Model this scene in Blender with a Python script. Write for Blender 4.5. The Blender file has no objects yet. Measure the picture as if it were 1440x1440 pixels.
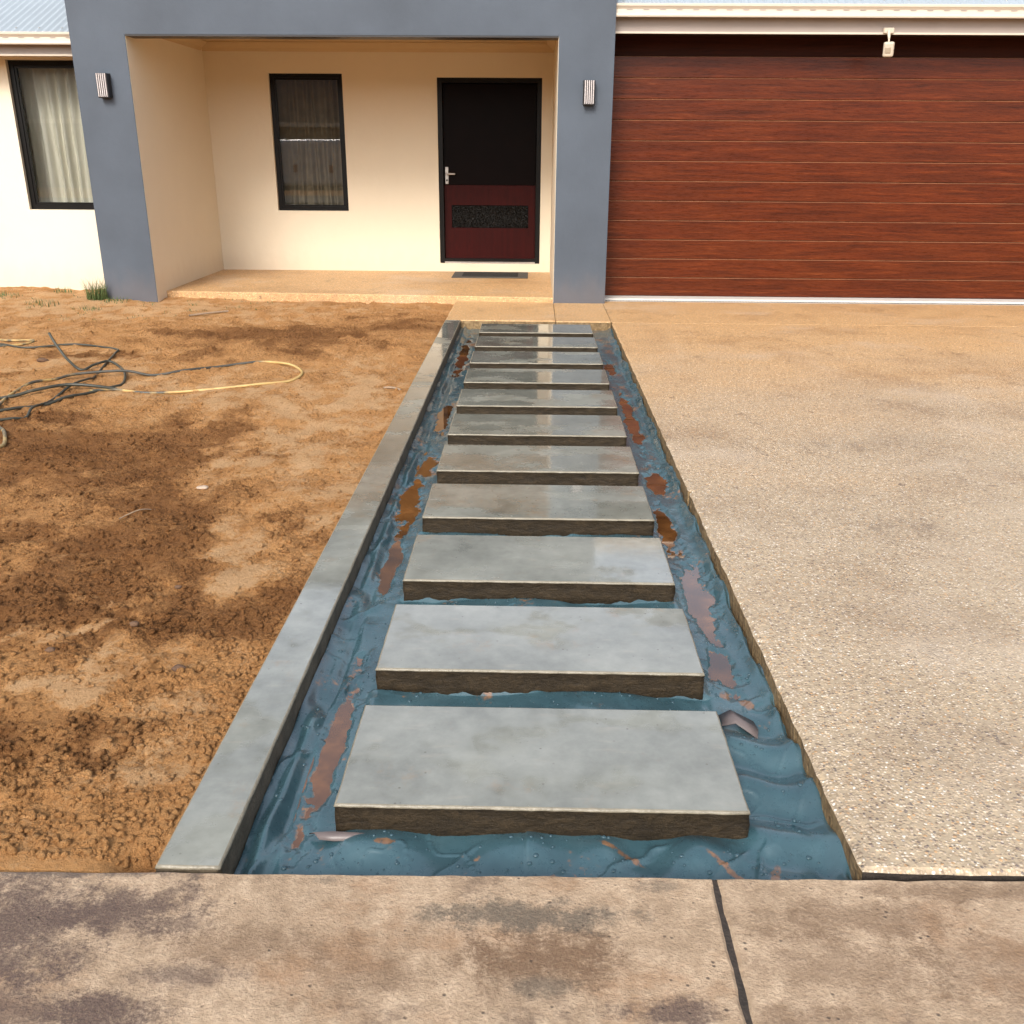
import bpy, bmesh, math, random
import numpy as np
from mathutils import Vector, Matrix

random.seed(7)
rng = np.random.default_rng(11)
R = math.radians
scene = bpy.context.scene
COL = scene.collection

# ------------------------------------------------------------------ camera
cam_d = bpy.data.cameras.new('camera')
cam = bpy.data.objects.new('camera', cam_d)
COL.objects.link(cam)
cam_d.sensor_fit = 'HORIZONTAL'
cam_d.sensor_width = 36.0
cam_d.lens = 36.0 * 1332.4 / 1440.0
cam_d.clip_start = 0.05
cam_d.clip_end = 2000.0
PITCH, ROLL, YAW, CAMH = 0.3624, 0.0066, 0.0194, 1.45
fw = Vector((-math.sin(YAW) * math.cos(PITCH), math.cos(YAW) * math.cos(PITCH), -math.sin(PITCH)))
rt = Vector((math.cos(YAW), math.sin(YAW), 0))
up = rt.cross(fw)
rt2 = math.cos(ROLL) * rt + math.sin(ROLL) * up
up2 = -math.sin(ROLL) * rt + math.cos(ROLL) * up
cam.matrix_world = Matrix(((rt2.x, up2.x, -fw.x, 0), (rt2.y, up2.y, -fw.y, 0), (rt2.z, up2.z, -fw.z, CAMH), (0, 0, 0, 1)))
scene.camera = cam

# ------------------------------------------------------------------ world and sun
SUN_AZ, SUN_EL = 195.0, 37.0
world = bpy.data.worlds.new('World')
scene.world = world
world.use_nodes = True
wn = world.node_tree
for n in list(wn.nodes):
    wn.nodes.remove(n)
wo = wn.nodes.new('ShaderNodeOutputWorld')
wb = wn.nodes.new('ShaderNodeBackground')
ws = wn.nodes.new('ShaderNodeTexSky')
ws.sky_type = 'NISHITA'
ws.sun_disc = False
ws.sun_elevation = R(SUN_EL)
ws.sun_rotation = R(SUN_AZ)
ws.dust_density = 3.0
wh = wn.nodes.new('ShaderNodeHueSaturation')
wh.inputs['Saturation'].default_value = 0.48      # a thin white overcast over the blue
wn.links.new(ws.outputs[0], wh.inputs['Color'])
wn.links.new(wh.outputs[0], wb.inputs['Color'])
wb.inputs['Strength'].default_value = 0.15
wn.links.new(wb.outputs[0], wo.inputs['Surface'])

sd = bpy.data.lights.new('sun', 'SUN')
sd.energy = 1.5
sd.angle = R(20)
sd.color = (1.0, 0.94, 0.86)
so = bpy.data.objects.new('sun', sd)
COL.objects.link(so)
sv = Vector((math.sin(R(SUN_AZ)) * math.cos(R(SUN_EL)), math.cos(R(SUN_AZ)) * math.cos(R(SUN_EL)), math.sin(R(SUN_EL))))
so.location = sv * 40
so.rotation_euler = sv.to_track_quat('Z', 'Y').to_euler()

vs = scene.view_settings
vs.view_transform = 'Standard'
vs.look = 'None'
vs.exposure = 0.95
vs.gamma = 1.0
vs.use_curve_mapping = False
scene.cycles.max_bounces = 10
scene.cycles.diffuse_bounces = 5
scene.cycles.caustics_reflective = False
scene.cycles.caustics_refractive = False


# ------------------------------------------------------------------ numpy noise
def _hash(ix, iy, seed):
    h = (ix.astype(np.int64) * 374761393 + iy.astype(np.int64) * 668265263 + seed * 1442695041) & 0x7fffffff
    h = ((h ^ (h >> 13)) * 1274126177) & 0x7fffffff
    return (h ^ (h >> 16)) & 0x7fffffff


def pn(x, y, seed=0):
    x = np.asarray(x, float); y = np.asarray(y, float)
    ix = np.floor(x); iy = np.floor(y)
    fx = x - ix; fy = y - iy
    def g(dx, dy):
        a = _hash(ix + dx, iy + dy, seed) / 0x7fffffff * 2 * np.pi
        return np.cos(a) * (fx - dx) + np.sin(a) * (fy - dy)
    u = fx ** 3 * (fx * (fx * 6 - 15) + 10); v = fy ** 3 * (fy * (fy * 6 - 15) + 10)
    a = g(0, 0) * (1 - u) + g(1, 0) * u
    b = g(0, 1) * (1 - u) + g(1, 1) * u
    return (a * (1 - v) + b * v) * 1.5


def fbm(x, y, oct=4, seed=0, gain=0.5):
    s = 0; amp = 1.0
    for o in range(oct):
        s = s + amp * pn(x * 2 ** o + 17.3 * o, y * 2 ** o - 9.1 * o, seed + o)
        amp *= gain
    return s


def sstep(a, b, x):
    t = np.clip((x - a) / (b - a), 0, 1)
    return t * t * (3 - 2 * t)


def blob(x, y, cx, cy, rx, ry, ang=0.0):
    c, s = math.cos(ang), math.sin(ang)
    dx, dy = x - cx, y - cy
    return np.exp(-(((c * dx + s * dy) / rx) ** 2 + ((-s * dx + c * dy) / ry) ** 2))


# ------------------------------------------------------------------ node helpers
class Mat:
    def __init__(self, name):
        self.m = bpy.data.materials.new(name)
        self.m.use_nodes = True
        self.nt = self.m.node_tree
        for n in list(self.nt.nodes):
            self.nt.nodes.remove(n)
        self.out = self.nt.nodes.new('ShaderNodeOutputMaterial')
        self.p = None

    def n(self, typ, props=None, ins=None, out=0):
        nd = self.nt.nodes.new(typ)
        for k, v in (props or {}).items():
            setattr(nd, k, v)
        for k, v in (ins or {}).items():
            self.set(nd.inputs[k], v)
        return nd.outputs[out]

    def set(self, sock, v):
        if isinstance(v, bpy.types.NodeSocket):
            self.nt.links.new(v, sock)
        else:
            if hasattr(sock.default_value, '__len__') and len(sock.default_value) == 4 and len(v) == 3:
                v = (*v, 1)
            sock.default_value = v

    def pos(self, scale=(1, 1, 1), rot=(0, 0, 0), loc=(0, 0, 0)):
        g = self.n('ShaderNodeNewGeometry')
        return self.n('ShaderNodeMapping', None, {'Vector': g, 'Scale': scale, 'Rotation': rot, 'Location': loc})

    def noise(self, vec, scale, detail=4, rough=0.55, dist=0.0, out=0):
        return self.n('ShaderNodeTexNoise', None, {'Vector': vec, 'Scale': scale, 'Detail': detail, 'Roughness': rough, 'Distortion': dist}, out)

    def ramp(self, fac, stops, interp='LINEAR'):
        nd = self.nt.nodes.new('ShaderNodeValToRGB')
        nd.color_ramp.interpolation = interp
        el = nd.color_ramp.elements
        while len(el) < len(stops):
            el.new(0.5)
        for e, (p, c) in zip(el, stops):
            e.position = p
            e.color = (*c, 1) if len(c) == 3 else c
        self.set(nd.inputs[0], fac)
        return nd.outputs[0]

    def gray(self, fac, a, b, lo=0.0, hi=1.0):
        return self.n('ShaderNodeMapRange', {'interpolation_type': 'SMOOTHSTEP'}, {0: fac, 1: a, 2: b, 3: lo, 4: hi})

    def mix(self, fac, a, b, mode='MIX'):
        nd = self.nt.nodes.new('ShaderNodeMix')
        nd.data_type = 'RGBA'; nd.blend_type = mode
        self.set(nd.inputs[0], fac); self.set(nd.inputs[6], a); self.set(nd.inputs[7], b)
        return nd.outputs[2]

    def math(self, op, a, b=0.0):
        return self.n('ShaderNodeMath', {'operation': op}, {0: a, 1: b})

    def attr(self, name):
        return self.n('ShaderNodeAttribute', {'attribute_name': name}, None, 2)

    def bump(self, h, strength=0.5, dist=0.01, normal=None):
        i = {'Height': h, 'Strength': strength, 'Distance': dist}
        if normal is not None:
            i['Normal'] = normal
        return self.n('ShaderNodeBump', None, i)

    def stain(self, pv, cx, cy, rx, ry, wob, soft=0.5):
        """mask of an irregular spot on the ground: pv = position, wob = noise 0..1 that frays its rim"""
        off = self.n('ShaderNodeVectorMath', {'operation': 'SUBTRACT'}, {0: pv, 1: (cx, cy, 0)})
        sc = self.n('ShaderNodeVectorMath', {'operation': 'MULTIPLY'}, {0: off, 1: (1 / rx, 1 / ry, 0)})
        ln = self.n('ShaderNodeVectorMath', {'operation': 'LENGTH'}, {0: sc}, 1)
        w = self.n('ShaderNodeMath', {'operation': 'MULTIPLY_ADD'}, {0: wob, 1: 4.8, 2: -2.55})
        t = self.math('ADD', ln, w)
        return self.gray(t, 1.0 - soft, 1.0 + soft * 0.3, 1.0, 0.0)

    def bsdf(self, **kw):
        nd = self.nt.nodes.new('ShaderNodeBsdfPrincipled')
        for k, v in kw.items():
            self.set(nd.inputs[k.replace('_', ' ')], v)
        self.nt.links.new(nd.outputs[0], self.out.inputs['Surface'])
        return self.m


MT = {}


def simple(name, col, rough=0.5, metal=0.0, var=0.12, vscale=6.0, bump=0.0, bscale=80.0, coat=0.0, spec=0.5):
    m = Mat(name)
    pv = m.pos()
    a = m.noise(pv, vscale, 5)
    c = m.ramp(a, [(0.25, tuple(x * (1 - var) for x in col)), (0.75, tuple(min(1, x * (1 + var)) for x in col))])
    kw = dict(Base_Color=c, Roughness=rough, Metallic=metal, Specular_IOR_Level=spec)
    if coat:
        kw['Coat_Weight'] = coat; kw['Coat_Roughness'] = 0.08
    if bump:
        kw['Normal'] = m.bump(m.noise(pv, bscale, 4), bump, 0.01)
    MT[name] = m.bsdf(**kw)


# painted render walls: fine trowel texture, faint weathering
def render_paint(name, col, var, splash):
    m = Mat(name)
    pv = m.pos()
    big = m.noise(pv, 1.3, 5, 0.6)
    c = m.ramp(big, [(0.3, tuple(x * (1 - var) for x in col)), (0.7, tuple(min(1, x * (1 + var)) for x in col))])
    # red dust splashed up from the soil along the foot of the wall
    z = m.n('ShaderNodeSeparateXYZ', None, {0: m.pos()}, 2)
    n2 = m.noise(m.pos((1, 1, 0.5)), 9, 5)
    f = m.math('MULTIPLY', m.gray(m.math('ADD', z, m.math('MULTIPLY', n2, -0.3)), -0.12, 0.22, 1, 0), splash)
    c = m.mix(f, c, (0.42, 0.24, 0.12))
    tex = m.noise(pv, 160, 3)
    mid = m.noise(pv, 14, 3)
    h = m.math('ADD', tex, m.math('MULTIPLY', mid, 1.5))
    MT[name] = m.bsdf(Base_Color=c, Roughness=0.75, Normal=m.bump(h, 0.35, 0.004))


render_paint('cream_render', (0.71, 0.63, 0.49), 0.02, 0.16)
render_paint('blue_render', (0.062, 0.077, 0.099), 0.14, 0.08)
simple('ceiling_shaded', (0.50, 0.37, 0.22), 0.8, var=0.02)  # ceiling shade put into a tan colour, which also dims bounce on the wall
simple('black_frame', (0.006, 0.0055, 0.0052), 0.35, var=0.1, spec=0.2)
simple('leaf_shade', (0.0045, 0.0022, 0.002), 0.35, var=0.2, spec=0.06)  # upper door leaf: porch shade put into a near-black base colour
simple('lamp_black', (0.014, 0.012, 0.013), 0.4, var=0.1)
simple('lamp_white', (0.52, 0.475, 0.465), 0.35, var=0.03)
simple('gutter_cream', (0.54, 0.47, 0.385), 0.4, var=0.04, vscale=3)
simple('fascia_taupe', (0.30, 0.25, 0.22), 0.45, var=0.06, vscale=3)
simple('soffit_brown', (0.03, 0.014, 0.009), 0.7, var=0.2, vscale=3, spec=0.2)
simple('groove_highlight', (0.20, 0.085, 0.038), 0.5, var=0.4, vscale=5)  # light caught along the plank grooves, put into a paler brown
simple('roof_steel', (0.38, 0.43, 0.465), 0.38, metal=0.2, var=0.05, vscale=2)
simple('silver', (0.62, 0.60, 0.57), 0.28, metal=1.0, var=0.06, vscale=30)
simple('threshold_white', (0.58, 0.55, 0.50), 0.5, var=0.06, vscale=12)
simple('drain_grey', (0.55, 0.53, 0.50), 0.5, var=0.08)
simple('slot_black', (0.01, 0.01, 0.01), 0.8, var=0.0)
simple('mat_rubber', (0.07, 0.065, 0.058), 0.75, var=0.15, vscale=30, bump=0.4, bscale=300)
simple('mat_pile', (0.016, 0.015, 0.014), 0.95, var=0.3, vscale=60, bump=0.8, bscale=400)
simple('sensor_ivory', (0.50, 0.43, 0.34), 0.4, var=0.03)
simple('sensor_lens', (0.33, 0.27, 0.20), 0.3, var=0.03)
simple('interior_dark', (0.05, 0.042, 0.035), 0.9, var=0.1)
simple('joint_filler', (0.035, 0.026, 0.020), 0.85, var=0.4, vscale=40, bump=0.6, bscale=150)
simple('asphalt', (0.055, 0.053, 0.05), 0.85, var=0.25, vscale=50, bump=0.5, bscale=200)
simple('brick_brown', (0.13, 0.085, 0.055), 0.85, var=0.25, vscale=8)
simple('tile_brown', (0.11, 0.075, 0.055), 0.8, var=0.2, vscale=5)
simple('van_white', (0.62, 0.63, 0.65), 0.25, var=0.02, coat=0.5)
simple('van_dark', (0.03, 0.03, 0.032), 0.5, var=0.1)
simple('lamp_red', (0.25, 0.03, 0.02), 0.2, var=0.1)
simple('dead_stick', (0.28, 0.20, 0.13), 0.85, var=0.25, vscale=60)
simple('pale_stone', (0.50, 0.38, 0.28), 0.8, var=0.2, vscale=60, bump=0.5, bscale=200)
simple('dark_stone', (0.12, 0.065, 0.035), 0.8, var=0.3, vscale=60, bump=0.5, bscale=200)

# curtain cloth
m = Mat('curtain_cloth')
pv = m.pos()
MT['curtain_cloth'] = m.bsdf(Base_Color=m.ramp(m.noise(m.pos((6, 6, 0.8)), 4, 4), [(0.3, (0.72, 0.69, 0.58)), (0.7, (0.82, 0.79, 0.70))]),
                             Roughness=0.9, Normal=m.bump(m.noise(pv, 500, 2), 0.2, 0.002))
simple('curtain_shaded', (0.25, 0.20, 0.135), 0.9, var=0.2, vscale=8)  # porch window curtain: its shade is put into a darker cloth colour

# window glass: clear pane that mirrors by Fresnel
m = Mat('window_glass')
fr = m.n('ShaderNodeFresnel', None, {'IOR': 1.52})
tr = m.n('ShaderNodeBsdfTransparent', None, {'Color': (0.86, 0.88, 0.86)})
gl = m.n('ShaderNodeBsdfGlossy', None, {'Color': (1, 1, 1), 'Roughness': 0.01,
                                        'Normal': m.bump(m.noise(m.pos(), 1.2, 1), 0.02, 0.02)})
mx = m.n('ShaderNodeMixShader', None, {0: m.math('ADD', m.math('MULTIPLY', fr, 1.7), 0.01), 1: tr, 2: gl})
m.nt.links.new(mx, m.out.inputs['Surface'])
MT['window_glass'] = m.m

# obscure black glass of the door inserts
m = Mat('obscure_glass')
pv = m.pos()
v = m.n('ShaderNodeTexVoronoi', {'feature': 'SMOOTH_F1'}, {'Vector': m.pos((1.0, 1, 2.2)), 'Scale': 55})
MT['obscure_glass'] = m.bsdf(Base_Color=(0.006, 0.0055, 0.005), Roughness=0.25, Specular_IOR_Level=0.15, Normal=m.bump(v, 0.9, 0.02))


# timber of the garage planks and of the entrance door
def timber(name, stops, sc, gloss, coat, spec=0.5):
    m = Mat(name)
    warp = m.noise(m.pos((0.6, 1, 3)), 1.6, 3)
    base = m.pos(sc)
    off = m.n('ShaderNodeVectorMath', {'operation': 'SCALE'}, {0: m.n('ShaderNodeCombineXYZ', None, {2: warp}), 3: 3.5})
    vec = m.n('ShaderNodeVectorMath', {'operation': 'ADD'}, {0: base, 1: off})
    g1 = m.noise(vec, 1.0, 7, 0.62, 0.4)
    g2 = m.noise(m.pos((sc[0] * 4, 1, sc[2] * 4)), 1.6, 4, 0.6)
    f = m.math('ADD', m.math('MULTIPLY', g1, 0.72), m.math('MULTIPLY', g2, 0.28))
    c = m.ramp(f, stops)
    blot = m.noise(m.pos((0.9, 1, 3.2)), 1.7, 4)
    c = m.mix(m.gray(blot, 0.42, 0.72, 0, 0.5), c, m.mix(1.0, c, (1.2, 1.05, 1.0), 'MULTIPLY'))
    ro = m.gray(g2, 0.2, 0.8, gloss - 0.08, gloss + 0.1)
    MT[name] = m.bsdf(Base_Color=c, Roughness=ro, Coat_Weight=coat, Coat_Roughness=0.22, Specular_IOR_Level=spec, Normal=m.bump(f, 0.25, 0.004))


timber('cedar_plank', [(0.26, (0.022, 0.0040, 0.0010)), (0.45, (0.066, 0.0112, 0.0020)), (0.60, (0.105, 0.0195, 0.0036)), (0.76, (0.20, 0.052, 0.013))],
       (2.2, 1, 46), 0.30, 0.0, 0.26)
timber('mahogany', [(0.3, (0.018, 0.0011, 0.0008)), (0.6, (0.034, 0.0020, 0.0014)), (0.8, (0.052, 0.004, 0.0027))], (30, 1, 2.2), 0.5, 0.0, 0.12)

timber('shaded_timber', [(0.3, (0.018, 0.004, 0.0015)), (0.6, (0.044, 0.009, 0.003)), (0.8, (0.095, 0.024, 0.008))], (2.2, 1, 42), 0.6, 0.0, 0.12)  # darker copy of the plank wood, with the eave shade put into its colour

# wet smooth concrete (slab tops and edging)
m = Mat('wet_concrete')
pv = m.pos()
n1 = m.noise(pv, 2.3, 6, 0.6)
n2 = m.noise(pv, 14, 5, 0.65)
n3 = m.noise(pv, 130, 3)
oi = m.n('ShaderNodeObjectInfo', None, None, 5)
f = m.math('ADD', m.math('MULTIPLY', n1, 0.65), m.math('MULTIPLY', n2, 0.35))
c = m.ramp(f, [(0.34, (0.115, 0.120, 0.098)), (0.50, (0.205, 0.212, 0.180)), (0.66, (0.300, 0.306, 0.264))])
c = m.mix(m.math('MULTIPLY', oi, 0.25), c, (0.27, 0.235, 0.175))
tr = m.noise(m.pos((1.2, 5, 1)), 6, 4)
c = m.mix(m.gray(tr, 0.58, 0.75, 0, 0.25), c, (0.36, 0.31, 0.24))
pit = m.n('ShaderNodeTexVoronoi', None, {'Vector': pv, 'Scale': 26})
pitm = m.gray(pit, 0.04, 0.12, 1, 0)
pr = m.math('MULTIPLY', pitm, m.gray(m.noise(pv, 5.1, 3), 0.46, 0.56))
mudn = m.noise(m.pos((1, 1, 1), (0, 0, 0), (5, 5, 0)), 4.5, 8, 0.75)
c = m.mix(m.gray(mudn, 0.56, 0.68, 0, 0.4), c, (0.26, 0.175, 0.095))
c = m.mix(m.math('MULTIPLY', pr, 0.8), c, (0.10, 0.085, 0.06))
film = m.gray(m.math('ADD', m.math('MULTIPLY', m.noise(m.pos((1, 1.6, 1), (0, 0, 0), (3, 1, 0)), 1.9, 5, 0.55), 0.8), m.math('MULTIPLY', n2, 0.2)), 0.40, 0.52)
ro = m.gray(film, 0, 1, 0.34, 0.10)
h = m.math('ADD', m.math('MULTIPLY', n2, 0.6), m.math('SUBTRACT', m.math('MULTIPLY', n3, 0.05), m.math('MULTIPLY', pr, 0.4)))
MT['wet_concrete'] = m.bsdf(Base_Color=c, Roughness=ro, Specular_IOR_Level=0.62, Coat_Weight=m.gray(film, 0, 1, 0.35, 1.0), Coat_Roughness=m.gray(film, 0, 1, 0.16, 0.035), Coat_IOR=1.8,
                            Normal=m.bump(h, 0.10, 0.006), Coat_Normal=m.bump(m.math('ADD', n2, m.math('MULTIPLY', n3, 0.02)), 0.06, 0.006))

# board-marked damp concrete on the slab sides
m = Mat('form_face')
pv = m.pos()
n1 = m.noise(m.pos((7, 7, 24)), 1.8, 7, 0.7)
n2 = m.noise(pv, 55, 6, 0.75)
f = m.math('ADD', m.math('MULTIPLY', n1, 0.55), m.math('MULTIPLY', n2, 0.45))
c = m.ramp(f, [(0.3, (0.012, 0.008, 0.0045)), (0.5, (0.030, 0.0205, 0.0105)), (0.66, (0.055, 0.037, 0.019)), (0.8, (0.14, 0.082, 0.042))])
MT['form_face'] = m.bsdf(Base_Color=c, Roughness=m.gray(n2, 0.3, 0.7, 0.4, 0.7), Specular_IOR_Level=0.25, Normal=m.bump(f, 0.9, 0.014))

simple('kerb_face', (0.115, 0.092, 0.064), 0.6, var=0.4, vscale=14, bump=0.6, bscale=60, spec=0.3)
# pale arris where the steel float rounded the slab edge
simple('float_arris', (0.215, 0.19, 0.140), 0.35, var=0.2, vscale=25, bump=0.3, bscale=120)

# exposed aggregate
def aggregate(name, fade):
    m = Mat(name)
    pv = m.pos()
    warp = m.n('ShaderNodeVectorMath', {'operation': 'ADD'}, {0: pv, 1: m.n('ShaderNodeVectorMath', {'operation': 'SCALE'},
               {0: m.noise(pv, 90, 2, out=1), 3: 0.006})})
    v1 = m.nt.nodes.new('ShaderNodeTexVoronoi'); v1.feature = 'F1'
    m.set(v1.inputs['Vector'], warp); v1.inputs['Scale'].default_value = 120; v1.inputs['Randomness'].default_value = 1.0
    rnd = m.n('ShaderNodeSeparateColor', None, {0: v1.outputs['Color']}, 0)
    rnd2 = m.n('ShaderNodeSeparateColor', None, {0: v1.outputs['Color']}, 1)
    v2 = m.nt.nodes.new('ShaderNodeTexVoronoi'); v2.feature = 'F1'
    m.set(v2.inputs['Vector'], warp); v2.inputs['Scale'].default_value = 74
    rb = m.n('ShaderNodeSeparateColor', None, {0: v2.outputs['Color']}, 0)
    rb2 = m.n('ShaderNodeSeparateColor', None, {0: v2.outputs['Color']}, 2)
    peb = m.ramp(rnd, [(0.0, (0.17, 0.14, 0.12)), (0.07, (0.30, 0.22, 0.155)), (0.20, (0.41, 0.31, 0.215)), (0.40, (0.50, 0.395, 0.285)), (0.58, (0.52, 0.33, 0.18)),
                       (0.66, (0.56, 0.46, 0.345)), (0.80, (0.64, 0.55, 0.44)), (0.94, (0.76, 0.70, 0.61))], 'CONSTANT')
    big = m.ramp(rb2, [(0.0, (0.22, 0.17, 0.14)), (0.25, (0.50, 0.31, 0.16)), (0.45, (0.58, 0.47, 0.35)), (0.8, (0.78, 0.72, 0.63))], 'CONSTANT')
    cem = (0.395, 0.310, 0.210)
    inm = m.gray(v1.outputs['Distance'], 0.36, 0.50, 1, 0)
    keep = m.math('MULTIPLY', inm, m.gray(rnd2, 0.22, 0.27))
    c = m.mix(keep, cem, peb)
    bm_ = m.math('MULTIPLY', m.gray(v2.outputs['Distance'], 0.26, 0.34, 1, 0), m.gray(rb, 0.70, 0.71))
    c = m.mix(bm_, c, big)
    sp1 = m.noise(pv, 48, 2, 0.5)
    c = m.mix(m.gray(sp1, 0.52, 0.66, 0, 0.55), c, m.mix(1.0, c, (1.32, 1.28, 1.2), 'MULTIPLY'))
    c = m.mix(m.gray(sp1, 0.48, 0.34, 0, 0.6), c, m.mix(1.0, c, (0.74, 0.69, 0.63), 'MULTIPLY'))
    # stains and wear: dark tyre scuffs, orange wash towards the garage, pale scrubbed bands
    blot = m.noise(pv, 1.1, 6, 0.62)
    scuff = m.noise(m.pos((1.7, 1.0, 1)), 2.6, 7, 0.74)
    c = m.mix(m.gray(blot, 0.46, 0.68, 0, 0.6), c, m.mix(1.0, c, (0.66, 0.60, 0.56), 'MULTIPLY'))
    c = m.mix(m.gray(scuff, 0.55, 0.72, 0, 0.6), c, (0.17, 0.125, 0.09))
    spk = m.noise(m.pos((1.3, 1.0, 1)), 9, 4, 0.6)
    c = m.mix(m.gray(spk, 0.66, 0.73, 0, 0.75), c, (0.13, 0.095, 0.075))
    y = m.n('ShaderNodeSeparateXYZ', None, {0: pv}, 1)
    yy = m.math('ADD', y, m.math('MULTIPLY', m.math('SUBTRACT', m.noise(m.pos((0.5, 1, 1)), 1.3, 4), 0.5), 4.0))
    orange = m.mix(1.0, c, (1.30, 1.02, 0.70), 'MULTIPLY')
    c = m.mix(m.gray(yy, 3.6, 9.0, 0.0, fade), c, orange)
    pale = m.noise(m.pos((0.6, 0.7, 1)), 1.7, 5)
    c = m.mix(m.gray(pale, 0.52, 0.70, 0, 0.35), c, (0.56, 0.46, 0.35))
    dome = m.math('MULTIPLY', m.math('SUBTRACT', 0.5, v1.outputs['Distance']), m.gray(rnd2, 0.22, 0.27))
    dome = m.math('ADD', dome, m.math('MULTIPLY', bm_, 0.5))
    MT[name] = m.bsdf(Base_Color=c, Roughness=m.gray(rnd, 0, 1, 0.35, 0.6), Normal=m.bump(dome, 0.75, 0.005))


aggregate('aggregate', 1.0)
# cut edge of that concrete: ochre, streaked
m = Mat('aggregate_edge')
pv = m.pos()
n1 = m.noise(m.pos((14, 14, 5)), 2.2, 6, 0.65)
n2 = m.noise(pv, 60, 4)
c = m.ramp(m.math('ADD', m.math('MULTIPLY', n1, 0.6), m.math('MULTIPLY', n2, 0.4)),
           [(0.30, (0.050, 0.030, 0.012)), (0.45, (0.175, 0.108, 0.046)), (0.60, (0.30, 0.200, 0.095)), (0.76, (0.42, 0.32, 0.19))])
MT['aggregate_edge'] = m.bsdf(Base_Color=c, Roughness=0.7, Normal=m.bump(m.math('ADD', n1, n2), 0.8, 0.012))

# old broomed concrete footpath
m = Mat('old_concrete')
pv = m.pos()
broom = m.noise(m.pos((10, 14, 1), (0, 0, 0.6)), 9, 5, 0.7)
n1 = m.noise(pv, 3.2, 6, 0.65)
n2 = m.noise(pv, 26, 6, 0.7)
n3 = m.noise(pv, 150, 3, 0.6)
f = m.math('ADD', m.math('MULTIPLY', n1, 0.45), m.math('ADD', m.math('MULTIPLY', n2, 0.40), m.math('MULTIPLY', broom, 0.15)))
c = m.ramp(f, [(0.34, (0.175, 0.116, 0.070)), (0.46, (0.335, 0.238, 0.152)), (0.55, (0.455, 0.335, 0.224)), (0.70, (0.60, 0.460, 0.325))])
wob = m.math('ADD', m.math('MULTIPLY', m.noise(pv, 11, 8, 0.78), 0.75), m.math('MULTIPLY', m.noise(pv, 120, 5, 0.8), 0.32))
pur = (0.085, 0.054, 0.043)
brn = (0.135, 0.075, 0.038)
gry = (0.105, 0.085, 0.062)
spots = [(-1.04, 1.43, 0.22, 0.19, pur, 1.0), (-0.80, 1.50, 0.15, 0.085, pur, .95), (-0.69, 1.47, 0.08, 0.035, pur, .7), (-0.93, 1.25, 0.16, 0.10, pur, .7),
         (-0.76, 1.26, 0.14, 0.05, pur, 1.0), (-0.63, 1.34, 0.13, 0.035, pur, .75), (-0.52, 1.42, 0.20, 0.05, brn, .55), (0.03, 1.41, 0.18, 0.085, brn, .95),
         (0.00, 1.51, 0.22, 0.045, gry, .95), (0.26, 1.285, 0.10, 0.035, pur, .95), (0.04, 1.335, 0.07, 0.03, gry, .7), (0.29, 1.60, 0.05, 0.02, gry, .6), (-0.42, 1.60, 0.03, 0.02, gry, .6),
         (0.70, 1.52, 0.24, 0.06, brn, .6), (0.95, 1.40, 0.22, 0.12, brn, .5), (0.62, 1.40, 0.20, 0.08, brn, .5), (-0.30, 1.36, 0.12, 0.05, brn, .5), (-0.95, 1.612, 0.26, 0.022, (0.10, 0.075, 0.06), .9),
         (0.95, 1.60, 0.3, 0.03, brn, .6), (0.5, 1.28, 0.12, 0.05, brn, .6)]
rust = m.noise(m.pos((1, 1.3, 1), (0, 0, 0), (7, 3, 0)), 2.6, 7, 0.7)
c = m.mix(m.gray(rust, 0.50, 0.66, 0, 0.55), c, (0.25, 0.125, 0.052))
worn = m.noise(m.pos((1, 1.4, 1), (0, 0, 0), (2, 9, 0)), 3.4, 8, 0.75)
c = m.mix(m.gray(worn, 0.55, 0.66, 0, 0.7), c, (0.115, 0.074, 0.05))
for (cx, cy, rx, ry, col, st) in spots:
    c = m.mix(m.math('MULTIPLY', m.stain(pv, cx, cy, rx, ry, wob, 0.6), m.gray(n3, 0.66, 0.42, st * 0.7, st)), c, col)
pitv = m.n('ShaderNodeTexVoronoi', None, {'Vector': pv, 'Scale': 34})
pit = m.math('MULTIPLY', m.gray(pitv, 0.05, 0.16, 1, 0), m.gray(m.noise(pv, 13, 2), 0.50, 0.58))
c = m.mix(m.math('MULTIPLY', pit, 0.75), c, (0.09, 0.06, 0.042))
fine = m.gray(n3, 0.34, 0.50, 0.42, 0)
c = m.mix(fine, c, (0.22, 0.14, 0.09))
h = m.math('ADD', m.math('MULTIPLY', n2, 1.2), m.math('ADD', m.math('MULTIPLY', broom, 0.7), m.math('SUBTRACT', m.math('MULTIPLY', n3, 0.5), m.math('MULTIPLY', pit, 0.8))))
MT['old_concrete'] = m.bsdf(Base_Color=c, Roughness=0.8, Normal=m.bump(h, 0.65, 0.008))

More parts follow.
